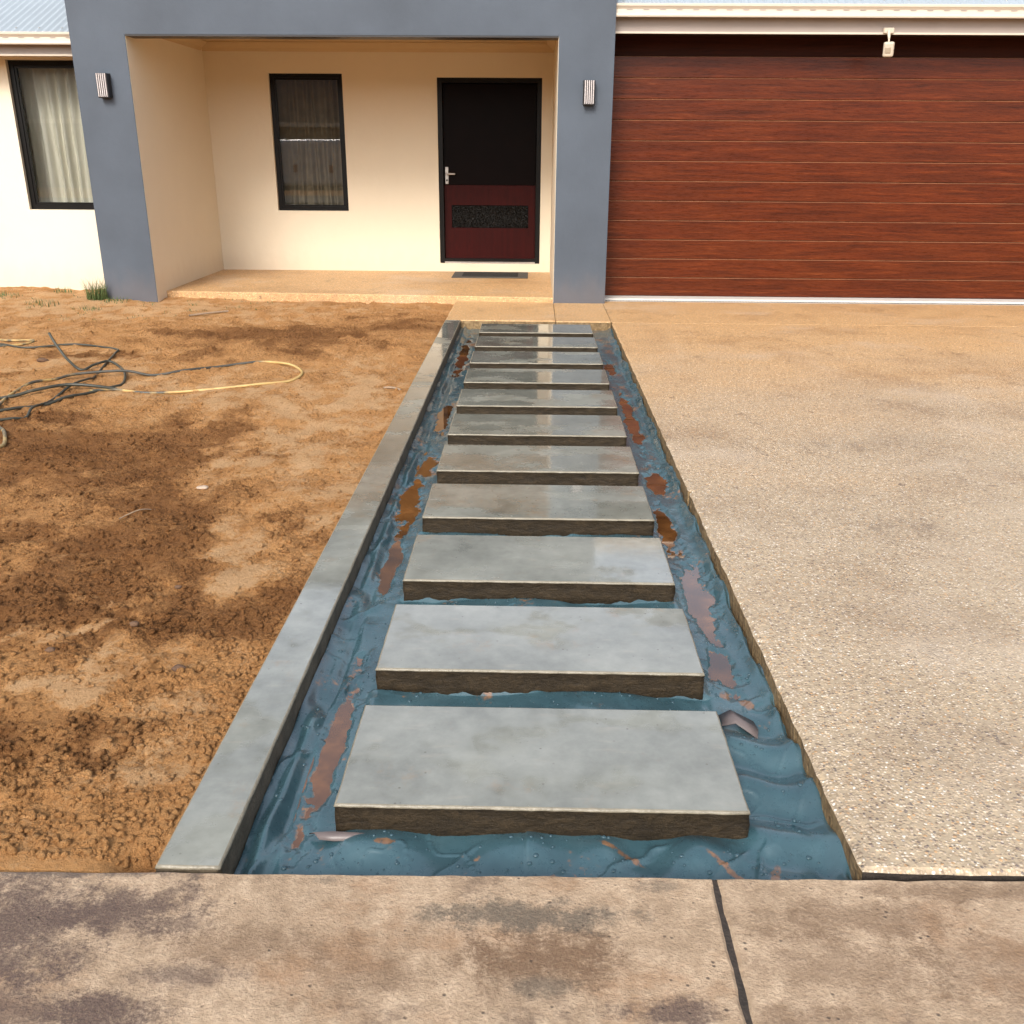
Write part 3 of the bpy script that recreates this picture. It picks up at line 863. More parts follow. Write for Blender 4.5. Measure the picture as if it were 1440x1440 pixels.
def lumps(name, C, Rr, mat, parent=None, flat=0.65, attrs=None):
    n = len(C)
    jit = 1 + 0.35 * rng.standard_normal((n, 12, 1)).clip(-1.6, 1.6)
    ang = rng.uniform(0, 2 * np.pi, n)
    sc = np.stack([np.ones(n), rng.uniform(0.6, 1.0, n), rng.uniform(0.5, 0.9, n) * flat / 0.65], 1)
    V = ICO[None] * jit * sc[:, None, :] * Rr[:, None, None]
    c, s = np.cos(ang)[:, None], np.sin(ang)[:, None]
    VX = V[..., 0] * c - V[..., 1] * s; VY = V[..., 0] * s + V[..., 1] * c
    V = np.stack([VX, VY, V[..., 2]], -1) + C[:, None, :]
    F = (ICOF[None] + 12 * np.arange(n)[:, None, None]).reshape(-1, 3)
    V = V.reshape(-1, 3)
    org = np.array([V[:, 0].mean(), V[:, 1].mean(), 0])
    me = bpy.data.meshes.new(name)
    me.vertices.add(len(V)); me.vertices.foreach_set('co', (V - org).astype(np.float32).ravel())
    me.loops.add(F.size); me.loops.foreach_set('vertex_index', F.astype(np.int32).ravel())
    me.polygons.add(len(F)); me.polygons.foreach_set('loop_start', np.arange(0, F.size, 3, dtype=np.int32))
    me.update(calc_edges=True)
    me.polygons.foreach_set('use_smooth', np.ones(len(F), bool))
    me.materials.append(MT[mat])
    for k, v in (attrs or {}).items():
        a = me.attributes.new(k, 'FLOAT', 'POINT'); a.data.foreach_set('value', np.repeat(v, 12).astype(np.float32))
    o = bpy.data.objects.new(name, me)
    return link(o, parent, tuple(float(t) for t in org))


n = 60000
yy = 1.66 * np.exp(rng.uniform(0, 1, n) ** 1.15 * math.log(9.6 / 1.66))
xx = -0.82 - rng.uniform(0, 1, n) ** 1.4 * (0.6 + 0.52 * yy)
mo, pa = sand_fields(xx, yy)
keep = (rng.uniform(0, 1, n) < (0.45 + 0.9 * mo + 0.25 * fbm(xx * 3, yy * 3, 3, 85)) * (1 - 0.9 * pa)) & (yy > foot_y(xx) + 0.02)
xx, yy, mo, pa = xx[keep], yy[keep], mo[keep], pa[keep]
zz = sand_height(xx, yy, mo, pa)
rr = 0.0024 + 0.0115 * rng.uniform(0, 1, len(xx)) ** 5
tag(lumps('soil_crumbs', np.stack([xx, yy, zz + 0.15 * rr], 1), rr, 'sand', None, 0.65, {'moist': np.clip(mo * 1.0 + 0.10, 0, 1), 'pale': pa}),
    'loose crumbs of reddish brown soil lying on the bare sand yard', 'soil', kind='stuff')

# ------------------------------------------------------------------ blue membrane in the trench
L_PUD = [(-0.548, 3.48, 0.030, 0.27, 'a'), (-0.556, 4.17, 0.045, 0.36, 'b'), (-0.535, 4.77, 0.040, 0.20, 'c'), (-0.536, 5.68, 0.036, 0.34, 'd'), (-0.55, 7.60, 0.040, 0.70, 'e'), (-0.535, 2.22, 0.030, 0.42, 'f'),
         (0.622, 5.66, 0.035, 0.58, 'g'), (0.636, 4.52, 0.044, 0.20, 'h'), (0.602, 3.82, 0.036, 0.27, 'i'), (0.632, 3.18, 0.046, 0.30, 'j'), (0.628, 2.66, 0.036, 0.13, 'k'), (0.60, 7.2, 0.040, 0.22, 'l')]
LAB = {'a': 'narrow muddy puddle left of the third slab from the footpath', 'b': 'large muddy puddle left of the fourth slab from the footpath', 'c': 'small muddy puddle left of the fifth slab from the footpath',
       'd': 'muddy puddle left of the sixth and seventh slabs from the footpath', 'e': 'long muddy puddle in the trench beside the farthest slabs, along the concrete edging',
       'f': 'long thin muddy puddle left of the two slabs nearest the footpath', 'g': 'long brown puddle right of the seventh slab, against the driveway', 'h': 'brown puddle right of the fifth slab, against the driveway',
       'i': 'dark brown puddle right of the fourth slab, beside the driveway', 'j': 'puddle mirroring the sky right of the third slab', 'k': 'shallow puddle at the right end of the second slab',
       'l': 'small puddle right of the far slabs, by the driveway edge'}
WZ = -0.0925


def mem_fields(X, Y):
    z = -0.083 + 0.0035 * fbm(X * 6, Y * 5, 2, 101) + 0.0008 * fbm(X * 22, Y * 15, 3, 103)
    dl = X - KR; drr = DX - X
    inslab = sstep(0.03, 0.0, np.maximum(SL - X, X - SR))            # between the side channels
    # lifts up the sides of the edging and of the driveway, unevenly
    wav = 0.5 + 0.5 * fbm(X * 0 + 3, Y * 2.6, 3, 107)
    z = z + (0.004 + 0.018 * wav) * np.exp(-(dl / 0.022) ** 2)
    z = z + 0.022 * np.exp(-((dl - 0.045 - 0.012 * fbm(X * 0 + 7, Y * 2.1, 2, 129)) / 0.014) ** 2) * sstep(-0.4, 0.5, fbm(X * 0 + 1.5, Y * 1.7, 2, 109))
    z = z - 0.010 * np.exp(-((dl - 0.080) / 0.014) ** 2)
    z = z - 0.05 * np.exp(-(drr / 0.006) ** 2) * sstep(-0.35, 0.25, fbm(X * 0 + 2, Y * 2.3, 3, 137))
    wav2 = fbm(X * 0 + 9, Y * 3.4, 3, 111)
    z = z + (0.030 + 0.024 * wav2) * np.exp(-(drr / 0.030) ** 2)
    # diagonal pleats in the left channel
    pl = np.sin((Y * 1.0 + X * 1.8) * 17 + 2.4 * fbm(X * 3, Y * 2, 2, 113))
    z = z + 0.0095 * pl * np.exp(-((dl - 0.06) / 0.05) ** 2) * sstep(-0.2, 0.4, fbm(X * 0 + 5, Y * 1.2, 2, 115))
    # big soft billows at the near right corner
    bil = sstep(2.45, 2.25, Y) * sstep(0.50, 0.57, X)
    z = z + bil * (0.006 + 0.015 * np.sin((Y + 0.25 * (X - 0.6)) * 34 + 1.2 + 1.2 * fbm(X * 3, Y * 3, 2, 118)) + 0.003 * fbm(X * 8, Y * 8, 2, 117))
    # ruck against the front slab: rises where it meets the form face
    fr = sstep(1.845, 1.70, Y) * 0 + np.exp(-((Y - 1.80) / 0.06) ** 2) * sstep(-0.5, -0.4, X)
    z = z + fr * (0.010 + 0.014 * np.sin(X * 15 + 0.8) + 0.010 * np.sin(X * 31 + 2.0) * (X > 0) + 0.005 * fbm(X * 7, Y * 5, 2, 119))
    dg = np.sin(X * 26 - Y * 30 + 2 * fbm(X * 4, Y * 4, 2, 121))
    z = z + 0.005 * dg * np.exp(-((Y - 1.72) / 0.09) ** 2) * sstep(-0.15, 0.1, X)
    # between the slabs: rucked sheet
    z = z + inslab * (Y > 2.25) * (0.006 + 0.012 * np.sin(X * 9 + np.floor((Y - SY0) / SPITCH) * 2.1) + 0.005 * fbm(X * 8, Y * 7, 2, 123)) * sstep(9, 2, Y)
    # creases
    cr = np.abs(fbm(X * 7, Y * 4.5, 2, 125))
    z = z + 0.0045 * np.exp(-(cr / 0.022) ** 2) * (0.3 + 0.7 * sstep(0, 0.4, fbm(X * 2, Y * 2, 2, 127)))
    for (ax, ay, bx, by, am, wd) in [(-0.62, 1.66, -0.50, 2.05, .012, .007), (-0.60, 2.3, -0.50, 2.75, .010, .007), (0.10, 1.66, 0.34, 1.83, .012, .006), (0.36, 1.65, 0.52, 1.80, .012, .006),
                                     (0.52, 1.66, 0.565, 1.84, .010, .005), (-0.22, 1.66, -0.12, 1.82, .008, .006), (0.55, 2.72, 0.69, 2.60, .008, .005), (-0.64, 2.9, -0.52, 3.1, .012, .008),
                                     (-0.63, 3.5, -0.56, 3.9, .012, .008), (0.54, 3.45, 0.72, 3.30, .008, .005), (0.56, 1.95, 0.72, 1.90, .007, .005), (0.16, 1.72, 0.24, 1.66, .007, .005), (-0.66, 2.05, -0.55, 2.25, .010, .006)]:
        L = math.hypot(bx - ax, by - ay); ux, uy = (bx - ax) / L, (by - ay) / L
        t_ = (X - ax) * ux + (Y - ay) * uy
        d_ = (X - ax) * -uy + (Y - ay) * ux + 0.016 * fbm(X * 9 + ax, Y * 9, 2, 161)
        z = z + am * np.exp(-np.abs(d_) / wd) * sstep(-0.02, 0.04, t_) * (1 - sstep(L - 0.04, L + 0.02, t_))
    mud = 0.20 + 0.42 * fbm(X * 7, Y * 5, 4, 131) + 0.10 * sstep(2.5, 7.5, Y)
    for cx, cy, rx, ry, an in [(0.23, 1.79, 0.075, 0.011, -0.55), (0.47, 1.74, 0.085, 0.010, -0.75), (0.57, 1.73, 0.05, 0.012, 1.2), (0.06, 1.70, 0.03, 0.010, 1.3), (-0.33, 1.80, 0.03, 0.012, 0), (0.655, 2.45, 0.02, 0.04, 0.3), (0.60, 2.50, 0.02, 0.03, 0)]:
        mud = np.maximum(mud, 0.80 * np.minimum(1, 1.5 * blob(X, Y, cx, cy, rx, ry, an)))
    for cx, cy, rx, ry, k in L_PUD:
        wob = 0.55 * fbm(X * 13 + cx, Y * 6 + cy, 5, 141, 0.6)
        r = np.sqrt(((X - cx) / rx) ** 2 + ((Y - cy) / ry) ** 2) + wob
        w = sstep(1.5, 0.9, r)
        z = z * (1 - w) + w * (WZ + 0.0045 * (r - 1.0) / 0.5)
        mud = np.maximum(mud, 0.62 * sstep(1.35, 0.9, r))
    return z, mud


ys = [1.600]
while ys[-1] < APY - 0.004: ys.append(ys[-1] + 0.0045 * max(1.0, ys[-1] / 2.6))
ys = np.array(ys); xs = np.linspace(KR + 0.001, DX + 0.012, 270)
X, Y = np.meshgrid(xs, ys)
Z, MU = mem_fields(X, Y)
Z = np.minimum(Z, -0.012)
mem = tag(grid_obj('plastic_membrane', X, Y, Z, 'membrane', None, {'mud': MU}), 'wet blue plastic membrane laid in the trench around the stepping slabs', 'membrane')


def mem_z(x, y):
    z, _ = mem_fields(np.array([[x]]), np.array([[y]]))
    return float(z[0, 0])


# torn curled flaps of the sheet
def flap(pts, name='torn_flap'):
    V = [tuple(p) for p in pts]
    nu = len(pts) // 3
    F = []
    for i in range(nu - 1):
        for k in range(2):
            F.append([3 * i + k, 3 * i + k + 1, 3 * (i + 1) + k + 1, 3 * (i + 1) + k])
    o = mesh_obj(name, V, F, 'membrane_underside', mem, smooth=True)
    s = o.modifiers.new('thick', 'SOLIDIFY'); s.thickness = 0.0025
    return o
z0 = mem_z(0.58, 2.33)
flap([(0.560, 2.385, z0 + .004), (0.590, 2.375, z0 + .030), (0.650, 2.345, z0 + .012), (0.562, 2.345, z0 + .010), (0.592, 2.335, z0 + .038), (0.655, 2.300, z0 + .014),
      (0.555, 2.310, z0 + .018), (0.590, 2.300, z0 + .034), (0.645, 2.262, z0 + .010)])
z0 = mem_z(-0.45, 1.82)
flap([(-0.515, 1.835, z0 + .004), (-0.50, 1.822, z0 + .018), (-0.485, 1.806, z0 + .010), (-0.46, 1.838, z0 + .006), (-0.455, 1.822, z0 + .022), (-0.45, 1.802, z0 + .010),
      (-0.40, 1.838, z0 + .006), (-0.40, 1.824, z0 + .018), (-0.395, 1.808, z0 + .008), (-0.36, 1.840, z0 + .004), (-0.355, 1.83, z0 + .010), (-0.35, 1.818, z0 + .004)])

# puddles lie at one water level in the dips of the sheet
for q_, (cx, cy, rx, ry, k) in enumerate(L_PUD):
    ring = [(cx + 1.45 * rx * math.cos(t), cy + 1.3 * ry * math.sin(t), WZ - 0.0004 * (q_ % 3)) for t in [2 * math.pi * i / 28 for i in range(28)]]
    ring = [(min(max(x, KR + 0.012), DX - 0.012), y, z) for x, y, z in ring]
    tag(mesh_obj('puddle', ring, [list(range(28))], 'muddy_water'), LAB[k], kind='structure')

# water drops beading on the sheet
n = 3200
xx = rng.uniform(KR + 0.02, DX - 0.02, n); yy = 1.64 + rng.uniform(0, 1, n) ** 1.5 * 1.7
ok = ((xx < SL - 0.012) | (xx > SR + 0.012) | (((yy - SY0) % SPITCH > SLEN + 0.015) | (yy < SY0 - 0.01)))
ok &= rng.uniform(0, 1, n) < 0.35 + 0.9 * sstep(-0.1, 0.5, fbm(xx * 5, yy * 5, 2, 151))
xx, yy = xx[ok], yy[ok]
zz, _ = mem_fields(xx[None], yy[None]); zz = zz[0]
ok = (zz > WZ + 0.003)
xx, yy, zz = xx[ok], yy[ok], zz[ok]
rr = 0.0013 + 0.0050 * rng.uniform(0, 1, len(xx)) ** 3.5
# smooth drops
def drops(name, C, Rr, mat, parent):
    seg, rings = 10, 3
    T = [(0, 0, 0.62)]
    for j in range(1, rings + 1):
        a = j / rings * math.pi / 2
        T += [(math.sin(a) * math.cos(2 * math.pi * k / seg), math.sin(a) * math.sin(2 * math.pi * k / seg), 0.62 * math.cos(a)) for k in range(seg)]
    F = [(0, 1 + k, 1 + (k + 1) % seg) for k in range(seg)]
    for j in range(rings - 1):
        for k in range(seg):
            a, b_ = 1 + j * seg + k, 1 + j * seg + (k + 1) % seg
            c_, d_ = a + seg, b_ + seg
            F += [(a, c_, d_), (a, d_, b_)]
    T = np.array(T); F = np.array(F); n = len(C)
    el = rng.uniform(0.75, 1.3, (n, 1))
    V = T[None] * Rr[:, None, None]
    V[..., 0] *= el; V = V + C[:, None, :]
    FF = (F[None] + len(T) * np.arange(n)[:, None, None]).reshape(-1, 3)
    return mesh_obj(name, V.reshape(-1, 3), FF, mat, parent, smooth=True)
tag(drops('water_drops', np.stack([xx, yy, zz + 0.0004], 1), rr, 'water_drop', mem), kind='stuff')

# ------------------------------------------------------------------ concrete edging and stepping slabs
def slab_mesh(x0, x1, y0, y1, zb, seed, jit=0.0024, bev=0.006):
    """cast concrete block: floated top, pale rounded arris, rough form faces"""
    step = 0.016
    def side(a, b): return max(6, int(abs(b - a) / step))
    ring = []
    for (ax, ay, bx, by) in [(x0, y0, x1, y0), (x1, y0, x1, y1), (x1, y1, x0, y1), (x0, y1, x0, y0)]:
        n = side(ax + ay, bx + by)
        for k in range(n):
            t = k / n
            ring.append((ax + (bx - ax) * t, ay + (by - ay) * t))
    ring = np.array(ring); n = len(ring)
    cx, cy = (x0 + x1) / 2, (y0 + y1) / 2
    hx, hy = (x1 - x0) / 2, (y1 - y0) / 2
    def inset(d):
        q = ring - (cx, cy)
        return np.stack([cx + q[:, 0] * (hx - d) / hx, cy + q[:, 1] * (hy - d) / hy], 1)
    arc = np.arange(n) * 1.0
    def jitter(s, amp): return amp * np.stack([fbm(arc * 0.21 + s, arc * 0 + seed * 3.7, 4, 200 + seed), fbm(arc * 0.23 - s, arc * 0 + seed * 5.1, 4, 300 + seed)], 1)
    prof = [(bev * 1.0, 0.0, 0.25), (bev * 0.35, -bev * 0.30, 0.6), (0.0, -bev * 1.1, 0.9), (0.0016, -bev * 1.8, 1.3), (0.0012, -0.035, 1.4), (0.001, -0.06, 1.6), (0.0, zb, 1.6)]
    V = []
    for d, z, w in prof:
        P = inset(d) + jitter(z * 60, jit * w)
        zj = 0.0006 * fbm(arc * 0.3, arc * 0 + seed, 3, 400) if z < 0 else 0 * arc
        V += [(p[0], p[1], z + zz_) for p, zz_ in zip(P, zj)]
    F = []; fm = []
    for j in range(len(prof) - 1):
        for k in range(n):
            a, b_ = j * n + k, j * n + (k + 1) % n
            F.append([a, a + n, b_ + n, b_]); fm.append(1 if j < 2 else 2)
    F.append(list(range(n))); fm.append(0)
    F.append([(len(prof) - 1) * n + k for k in range(n)][::-1]); fm.append(2)
    sm = [True] * (len(F) - 2) + [False, False]
    return V, F, fm, sm


V, F, fm, sm = slab_mesh(KL, KR, 1.6300, APY + 0.0, -0.24, 3, 0.0014, 0.006)
tag(mesh_obj('concrete_edging', V, F, ['wet_concrete', 'float_arris', 'kerb_face'], fm=fm, sm=sm), 'long wet grey concrete edging strip between the sand yard and the trench', 'edging')
ordn = ['first', 'second', 'third', 'fourth', 'fifth', 'sixth', 'seventh', 'eighth', 'ninth', 'tenth', 'eleventh']
for k in range(NSLAB):
    y0 = SY0 + k * SPITCH
    V, F, fm, sm = slab_mesh(SL, SR, y0, y0 + SLEN, -0.135, 10 + k)
    lab = 'wet rectangular concrete stepping slab, ' + ordn[k] + ' from the footpath'
    if k == 0: lab = 'wet rectangular concrete stepping slab nearest the footpath, largest in view'
    if k == NSLAB - 1: lab = 'wet concrete stepping slab at the house end of the row, farthest from the footpath'
    tag(mesh_obj('stepping_slab', V, F, ['wet_concrete', 'float_arris', 'form_face'], fm=fm, sm=sm), lab, 'slab', 'concrete slabs in a row up to the porch')

# ------------------------------------------------------------------ house
house = tag(empty('house', (-1.8, 11.0, 0.0)), 'single storey cream and blue house with portico, entrance and timber garage door', 'house')
ZT = 3.30          # portico parapet
ZBEAM = 2.482
ZCEIL = 2.64
# portico columns and beam: blue face in front, cream reveals behind
wall_holes('portico', X1, X4, -0.25, ZT, YF, YF + 0.24, [(X2, X3, -0.25, ZBEAM)], 'blue_render', house)
MB().box(X1 + 0.002, X4 - 0.002, YF + 0.241, YB + 0.3, ZCEIL + 0.12, ZT - 0.01).build('parapet_block', 'blue_render', house)
MB().box(X2 + 0.004, X3 - 0.004, YF + 0.003, YF + 0.235, ZBEAM - 0.016, ZBEAM - 0.001).build('beam_edge_strip', 'lamp_black', house)  # near-black strip along the lower edge of the beam
# porch side walls (cream), standing 2 mm proud of the column flanks
MB().box(X2 - 0.30, X2 + 0.003, YF + 0.012, YB, -0.25, ZCEIL + 0.1).build('porch_wall', 'cream_render', house)
MB().box(X3 - 0.003, X3 + 0.30, YF + 0.012, YB, -0.25, ZCEIL + 0.1).build('porch_wall', 'cream_render', house)
MB().box(X1 + 0.004, X2 - 0.301, YF + 0.241, YB + 0.2, -0.25, ZCEIL + 0.1).build('side_wall', 'blue_render', house)
MB().box(X3 + 0.301, X4 - 0.003, YF + 0.241, YG + 0.4, -0.25, ZCEIL + 0.1).build('side_wall', 'blue_render', house)
# porch ceiling and cornice
MB().box(X2 + 0.004, X3 - 0.004, YF + 0.242, YB - 0.002, ZCEIL, ZCEIL + 0.05).build('porch_ceiling', 'ceiling_shaded', house)
b = MB()
cv = [(0, 0), (0, -0.10), (-0.012, -0.10), (-0.035, -0.065), (-0.07, -0.035), (-0.09, -0.012), (-0.09, 0)]
b.prism_x([(YB - 0.001 + dy, ZCEIL - 0.001 + dz) for dy, dz in cv], X2 + 0.005, X3 - 0.005)
b.build('cornice', 'ceiling_shaded', house)
for xw, sg in ((X2 + 0.0045, 1), (X3 - 0.0045, -1)):
    P = [(xw - sg * dy, ZCEIL - 0.001 + dz) for dy, dz in cv]
    nn = len(P)
    V = [(x, YF + 0.25, z) for x, z in P] + [(x, YB - 0.095, z) for x, z in P]
    F = [list(range(nn)), [nn + i for i in range(nn)][::-1]] + [[i, nn + i, nn + (i + 1) % nn, (i + 1) % nn] for i in range(nn)]
    mesh_obj('cornice', V, F, 'ceiling_shaded', house)

# back wall with window and door openings
WIN = (-3.1476, -2.2741, 0.765, 2.310)
DOOR = (-1.1568, 0.0857, 0.150, 2.274)
wall_holes('porch_back_wall', X2 - 0.25, X3 + 0.25, -0.25, ZCEIL + 0.1, YB, YB + 0.23, [WIN, DOOR], 'cream_render', house)


def window(x0, x1, z0, z1, yw, fwid, seed, cloth='curtain_cloth'):
    """black aluminium frame set back in the reveal, with pane, curtain and dark room"""
    w = frame('window', x0 + .001, x1 - .001, z0 + .001, z1 - .001, yw + 0.045, yw + 0.11, fwid, 'black_frame', house)
    frame('sash', x0 + fwid + .002, x1 - fwid - .002, z0 + fwid + .002, z1 - fwid - .002, yw + 0.055, yw + 0.09, 0.022, 'black_frame', w)
    V = [(x0 + fwid + .012, yw + 0.072, z0 + fwid + .012), (x1 - fwid - .012, yw + 0.072, z0 + fwid + .012), (x1 - fwid - .012, yw + 0.072, z1 - fwid - .012), (x0 + fwid + .012, yw + 0.072, z1 - fwid - .012)]
    mesh_obj('pane', V, [[0, 1, 2, 3]], 'window_glass', w)
    # curtain
    n = 150
    xs_ = np.linspace(x0 - 0.08, x1 + 0.08, n); zs_ = np.linspace(z0 - 0.1, z1 + 0.08, 14)
    XX, ZZ = np.meshgrid(xs_, zs_)
    fold = 0.030 * np.sin(XX * 55 + 2.6 * fbm(XX * 4, ZZ * 0.35, 3, seed)) + 0.016 * fbm(XX * 14, ZZ * 0.6, 3, seed + 3)
    YY = yw + 0.285 + fold
    V = np.stack([XX.ravel(), YY.ravel(), ZZ.ravel()], 1)
    mesh_obj('curtain', V, grid_faces(n, 14), cloth, w, smooth=True)
    # closed dark room behind
    b = MB(); b.box(x0 - 0.3, x1 + 0.3, yw + 0.24, yw + 1.4, z0 - 0.3, z1 + 0.15)
    o = b.build('room', 'interior_dark', w)
    me = o.data; bm = bmesh.new(); bm.from_mesh(me)
    bmesh.ops.delete(bm, geom=[f for f in bm.faces if f.normal.y < -0.9], context='FACES'); bm.to_mesh(me); bm.free()
    return w


window(*WIN, YB, 0.045, 501, 'curtain_shaded')
# entrance door
d = frame('front_door', DOOR[0] + .001, DOOR[1] - .001, DOOR[2] + .001, DOOR[3] - .001, YB + 0.02, YB + 0.16, 0.055, 'black_frame', house)
lx0, lx1, lz0, lz1 = DOOR[0] + 0.062, DOOR[1] - 0.062, DOOR[2] + 0.045, DOOR[3] - 0.062
ins = [(lx0 + 0.085, lx1 - 0.085, 0.572, 0.842)]
leaf = wall_holes('leaf', lx0, lx1, lz0, 1.075, YB + 0.075, YB + 0.115, ins, 'mahogany', d)
MB().box(ins[0][0] + .001, ins[0][1] - .001, YB + 0.086, YB + 0.098, ins[0][2] + .001, ins[0][3] - .001, 0.003).build('glass_insert', 'obscure_glass', d)
MB().box(lx0, lx1, YB + 0.0765, YB + 0.115, 1.0765, lz1, 0.003).build('upper_leaf', 'leaf_shade', d)  # upper half of the leaf, shade painted in as near black
MB().box(DOOR[0] + 0.05, DOOR[1] - 0.05, YB + 0.117, YB + 0.135, DOOR[2], DOOR[3] - 0.05).build('backing', 'interior_dark', d)
MB().box(DOOR[0] + 0.057, DOOR[1] - 0.057, YB + 0.005, YB + 0.07, DOOR[2] - 0.012, DOOR[2] + 0.022, 0.003).build('sill', 'silver', d)
hd = MB().box(-1.083, -1.040, YB + 0.058, YB + 0.0745, 1.085, 1.285, 0.004).build('handle', 'silver', d)
MB().cyl((-1.061, YB + 0.058, 1.205), (-1.061, YB + 0.012, 1.205), 0.011).build('spindle', 'silver', hd)
MB().box(-1.072, -0.955, YB + 0.004, YB + 0.020, 1.194, 1.216, 0.006).build('lever', 'silver', hd)
MB().cyl((-1.061, YB + 0.058, 1.13), (-1.061, YB + 0.050, 1.13), 0.012).build('keyhole', 'slot_black', hd)

# left wall with its window, gutter, fascia, roof
LW = (-5.43, -4.00, 0.845, 2.310)
wall_holes('left_wall', -9.0, X1 + 0.10, -0.25, 2.45, YLW, YLW + 0.23, [(LW[0], X1 + 0.02, LW[2], LW[3])], 'cream_render', house)
window(LW[0], X1 + 0.02, LW[2], LW[3], YLW, 0.05, 601)


def eave(x0, x1, yw, yfr, ztop, zbot, zfas, soff_mat, fas_mat='fascia_taupe', ffac=0):
    """quad gutter on a fascia, soffit back to the wall"""
    g = []
    h = ztop - zbot
    prof = [(yfr + 0.11, zbot + 0.01), (yfr + 0.03, zbot), (yfr + 0.004, zbot), (yfr, zbot + 0.012), (yfr + 0.003, zbot + 0.024), (yfr + 0.016, zbot + 0.034), (yfr + 0.018, zbot + h * 0.58),
            (yfr + 0.008, zbot + h * 0.70), (yfr - 0.002, zbot + h * 0.80), (yfr - 0.003, ztop - 0.006), (yfr + 0.004, ztop), (yfr + 0.014, ztop), (yfr + 0.016, ztop - 0.03), (yfr + 0.11, ztop - 0.03)]
    gt = MB().prism_x(prof[::-1], x0, x1).build('gutter', 'gutter_cream', house)
    x = x0 + 0.10
    while x < x1 - 0.05:            # overflow slots pressed into the face
        MB().box(x, x + 0.055, yfr + 0.012, yfr + 0.0195, zbot + h * 0.52, zbot + h * 0.565).build('overflow_slot', 'fascia_taupe', gt)
        x += 0.155
    MB().box(x0, x1, yfr + 0.115, yfr + 0.14, zfas, ztop - 0.01, 0.003).build('fascia', fas_mat, house)
    MB().box(x0, x1, yfr + 0.100, yfr + 0.114, zfas - 0.006, zfas + 0.012, 0.002).build('fascia_trim', 'gutter_cream', house)
    MB().box(x0, x1, yfr + 0.141, yw + 0.05, zfas + 0.02, zfas + 0.035).build('soffit', soff_mat, house)


eave(-9.0, X1 - 0.002, YLW, 10.12, 2.518, 2.408, 2.318, 'gutter_cream')
eave(X4 + 0.002, gx1 + 1.0, YG, 9.965, 2.764, 2.650, 2.524, 'soffit_brown')


def roof(x0, x1, yfr, z0, depth, pitch):
    per = 0.076; n = int((x1 - x0) / per * 8)
    xs_ = np.linspace(x0, x1, n)
    zc = 0.0085 * np.sin((xs_ - x0) * 2 * np.pi / per)
    t = math.tan(R(pitch))
    V = [(x, yfr, z0 + z) for x, z in zip(xs_, zc)] + [(x, yfr + depth, z0 + depth * t + z) for x, z in zip(xs_, zc)]
    F = [[i, i + 1, n + i + 1, n + i] for i in range(n - 1)]
    rf = mesh_obj('roof', V, F, 'roof_steel', house, smooth=True)
    # screw heads along the lower batten
    i = 0
    for x in np.arange(x0 + per * 0.25, x1, per * 3):
        MB().cyl((x, yfr + 0.12, z0 + 0.12 * t + 0.0085), (x, yfr + 0.12, z0 + 0.12 * t + 0.016), 0.008, 8).build('screw', 'silver', rf)
    return rf


roof(-9.0, X1 - 0.004, 10.165, 2.505, 5.0, 24)
roof(X4 + 0.004, gx1 + 1.0, 10.01, 2.752, 5.0, 24)
MB().box(X4 + 0.004, gx1 + 1.0, YG + 0.10, YG + 0.3, 2.56, 2.80).build('lintel', 'soffit_brown', house)
MB().box(gx1 - 1.6, gx1 + 1.0, YG - 0.02, YG + 0.2, -0.2, 2.55).build('garage_wall', 'cream_render', house)

# garage door: thirteen planks across the whole opening, chamfered so that each joint is a V groove
gd = empty('garage_door', (3.4, YG, 0.003), house)
GX0, GX1 = X4 + 0.004, gx1 - 1.6
PH = 0.1955
def plank_mesh():
    c = 0.0050
    h = PH - 0.0015
    prof = [(0.0, c), (0.0, h - c), (c, h), (0.04, h), (0.04, 0), (c, 0)]
    b = MB(); b.prism_x(prof[::-1], GX0, GX1)
    return b
b = plank_mesh()
first = mesh_obj('plank', [(x, YG + y, 0.012 + z) for x, y, z in b.V], b.F, ['cedar_plank', 'groove_highlight'], gd, origin=((GX0 + GX1) / 2, YG, 0.012))
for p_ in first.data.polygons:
    if p_.normal.z > 0.4 and p_.normal.y < -0.4: p_.material_index = 1  # upward chamfers get the painted highlight
for k in range(1, 13):
    o = first.copy()
    zz = 0.012 + k * PH
    if k == 12: break
    link(o, gd, ((GX0 + GX1) / 2, YG + (0.05 if k == 12 else 0.0), zz))
MB().box(GX0, GX1, YG + 0.05, YG + 0.09, 0.012 + 12 * PH, 2.575, 0.003).build('shaded_top_plank', 'shaded_timber', gd)  # top plank under the eave, its shade painted into the wood colour
MB().box(GX0, GX1, YG + 0.041, YG + 0.06, 0.012, 2.3).build('backing', 'interior_dark', gd)
MB().box(GX0, GX1, YG - 0.004, YG + 0.03, 0.001, 0.0115).build('bottom_seal', 'slot_black', gd)

# white threshold strip and channel drain before the garage
tag(MB().box(X4 + 0.006, gx1, 10.225, YG - 0.004, -0.1, 0.012, 0.004).build('garage_threshold', 'threshold_white'), kind='structure')
dn = tag(MB().box(X4 + 0.006, gx1, 10.09, 10.222, -0.1, -0.006).build('channel_drain', 'drain_grey'), 'grey slotted channel drain across the foot of the garage door', 'drain')
gr0 = MB()
x = X4 + 0.03
while x < 6.4:
    gr0.box(x, x + 0.012, 10.12, 10.19, -0.0058, -0.0022)
    x += 0.030
tag(gr0.build('drain_slot', 'slot_black', dn), kind='stuff')
MB().box(X4 + 0.006, gx1, 10.09, 10.112, -0.0055, 0.0, 0.001).build('rim', 'threshold_white', dn)
MB().box(X4 + 0.006, gx1, 10.20, 10.222, -0.0055, 0.0, 0.001).build('rim', 'threshold_white', dn)

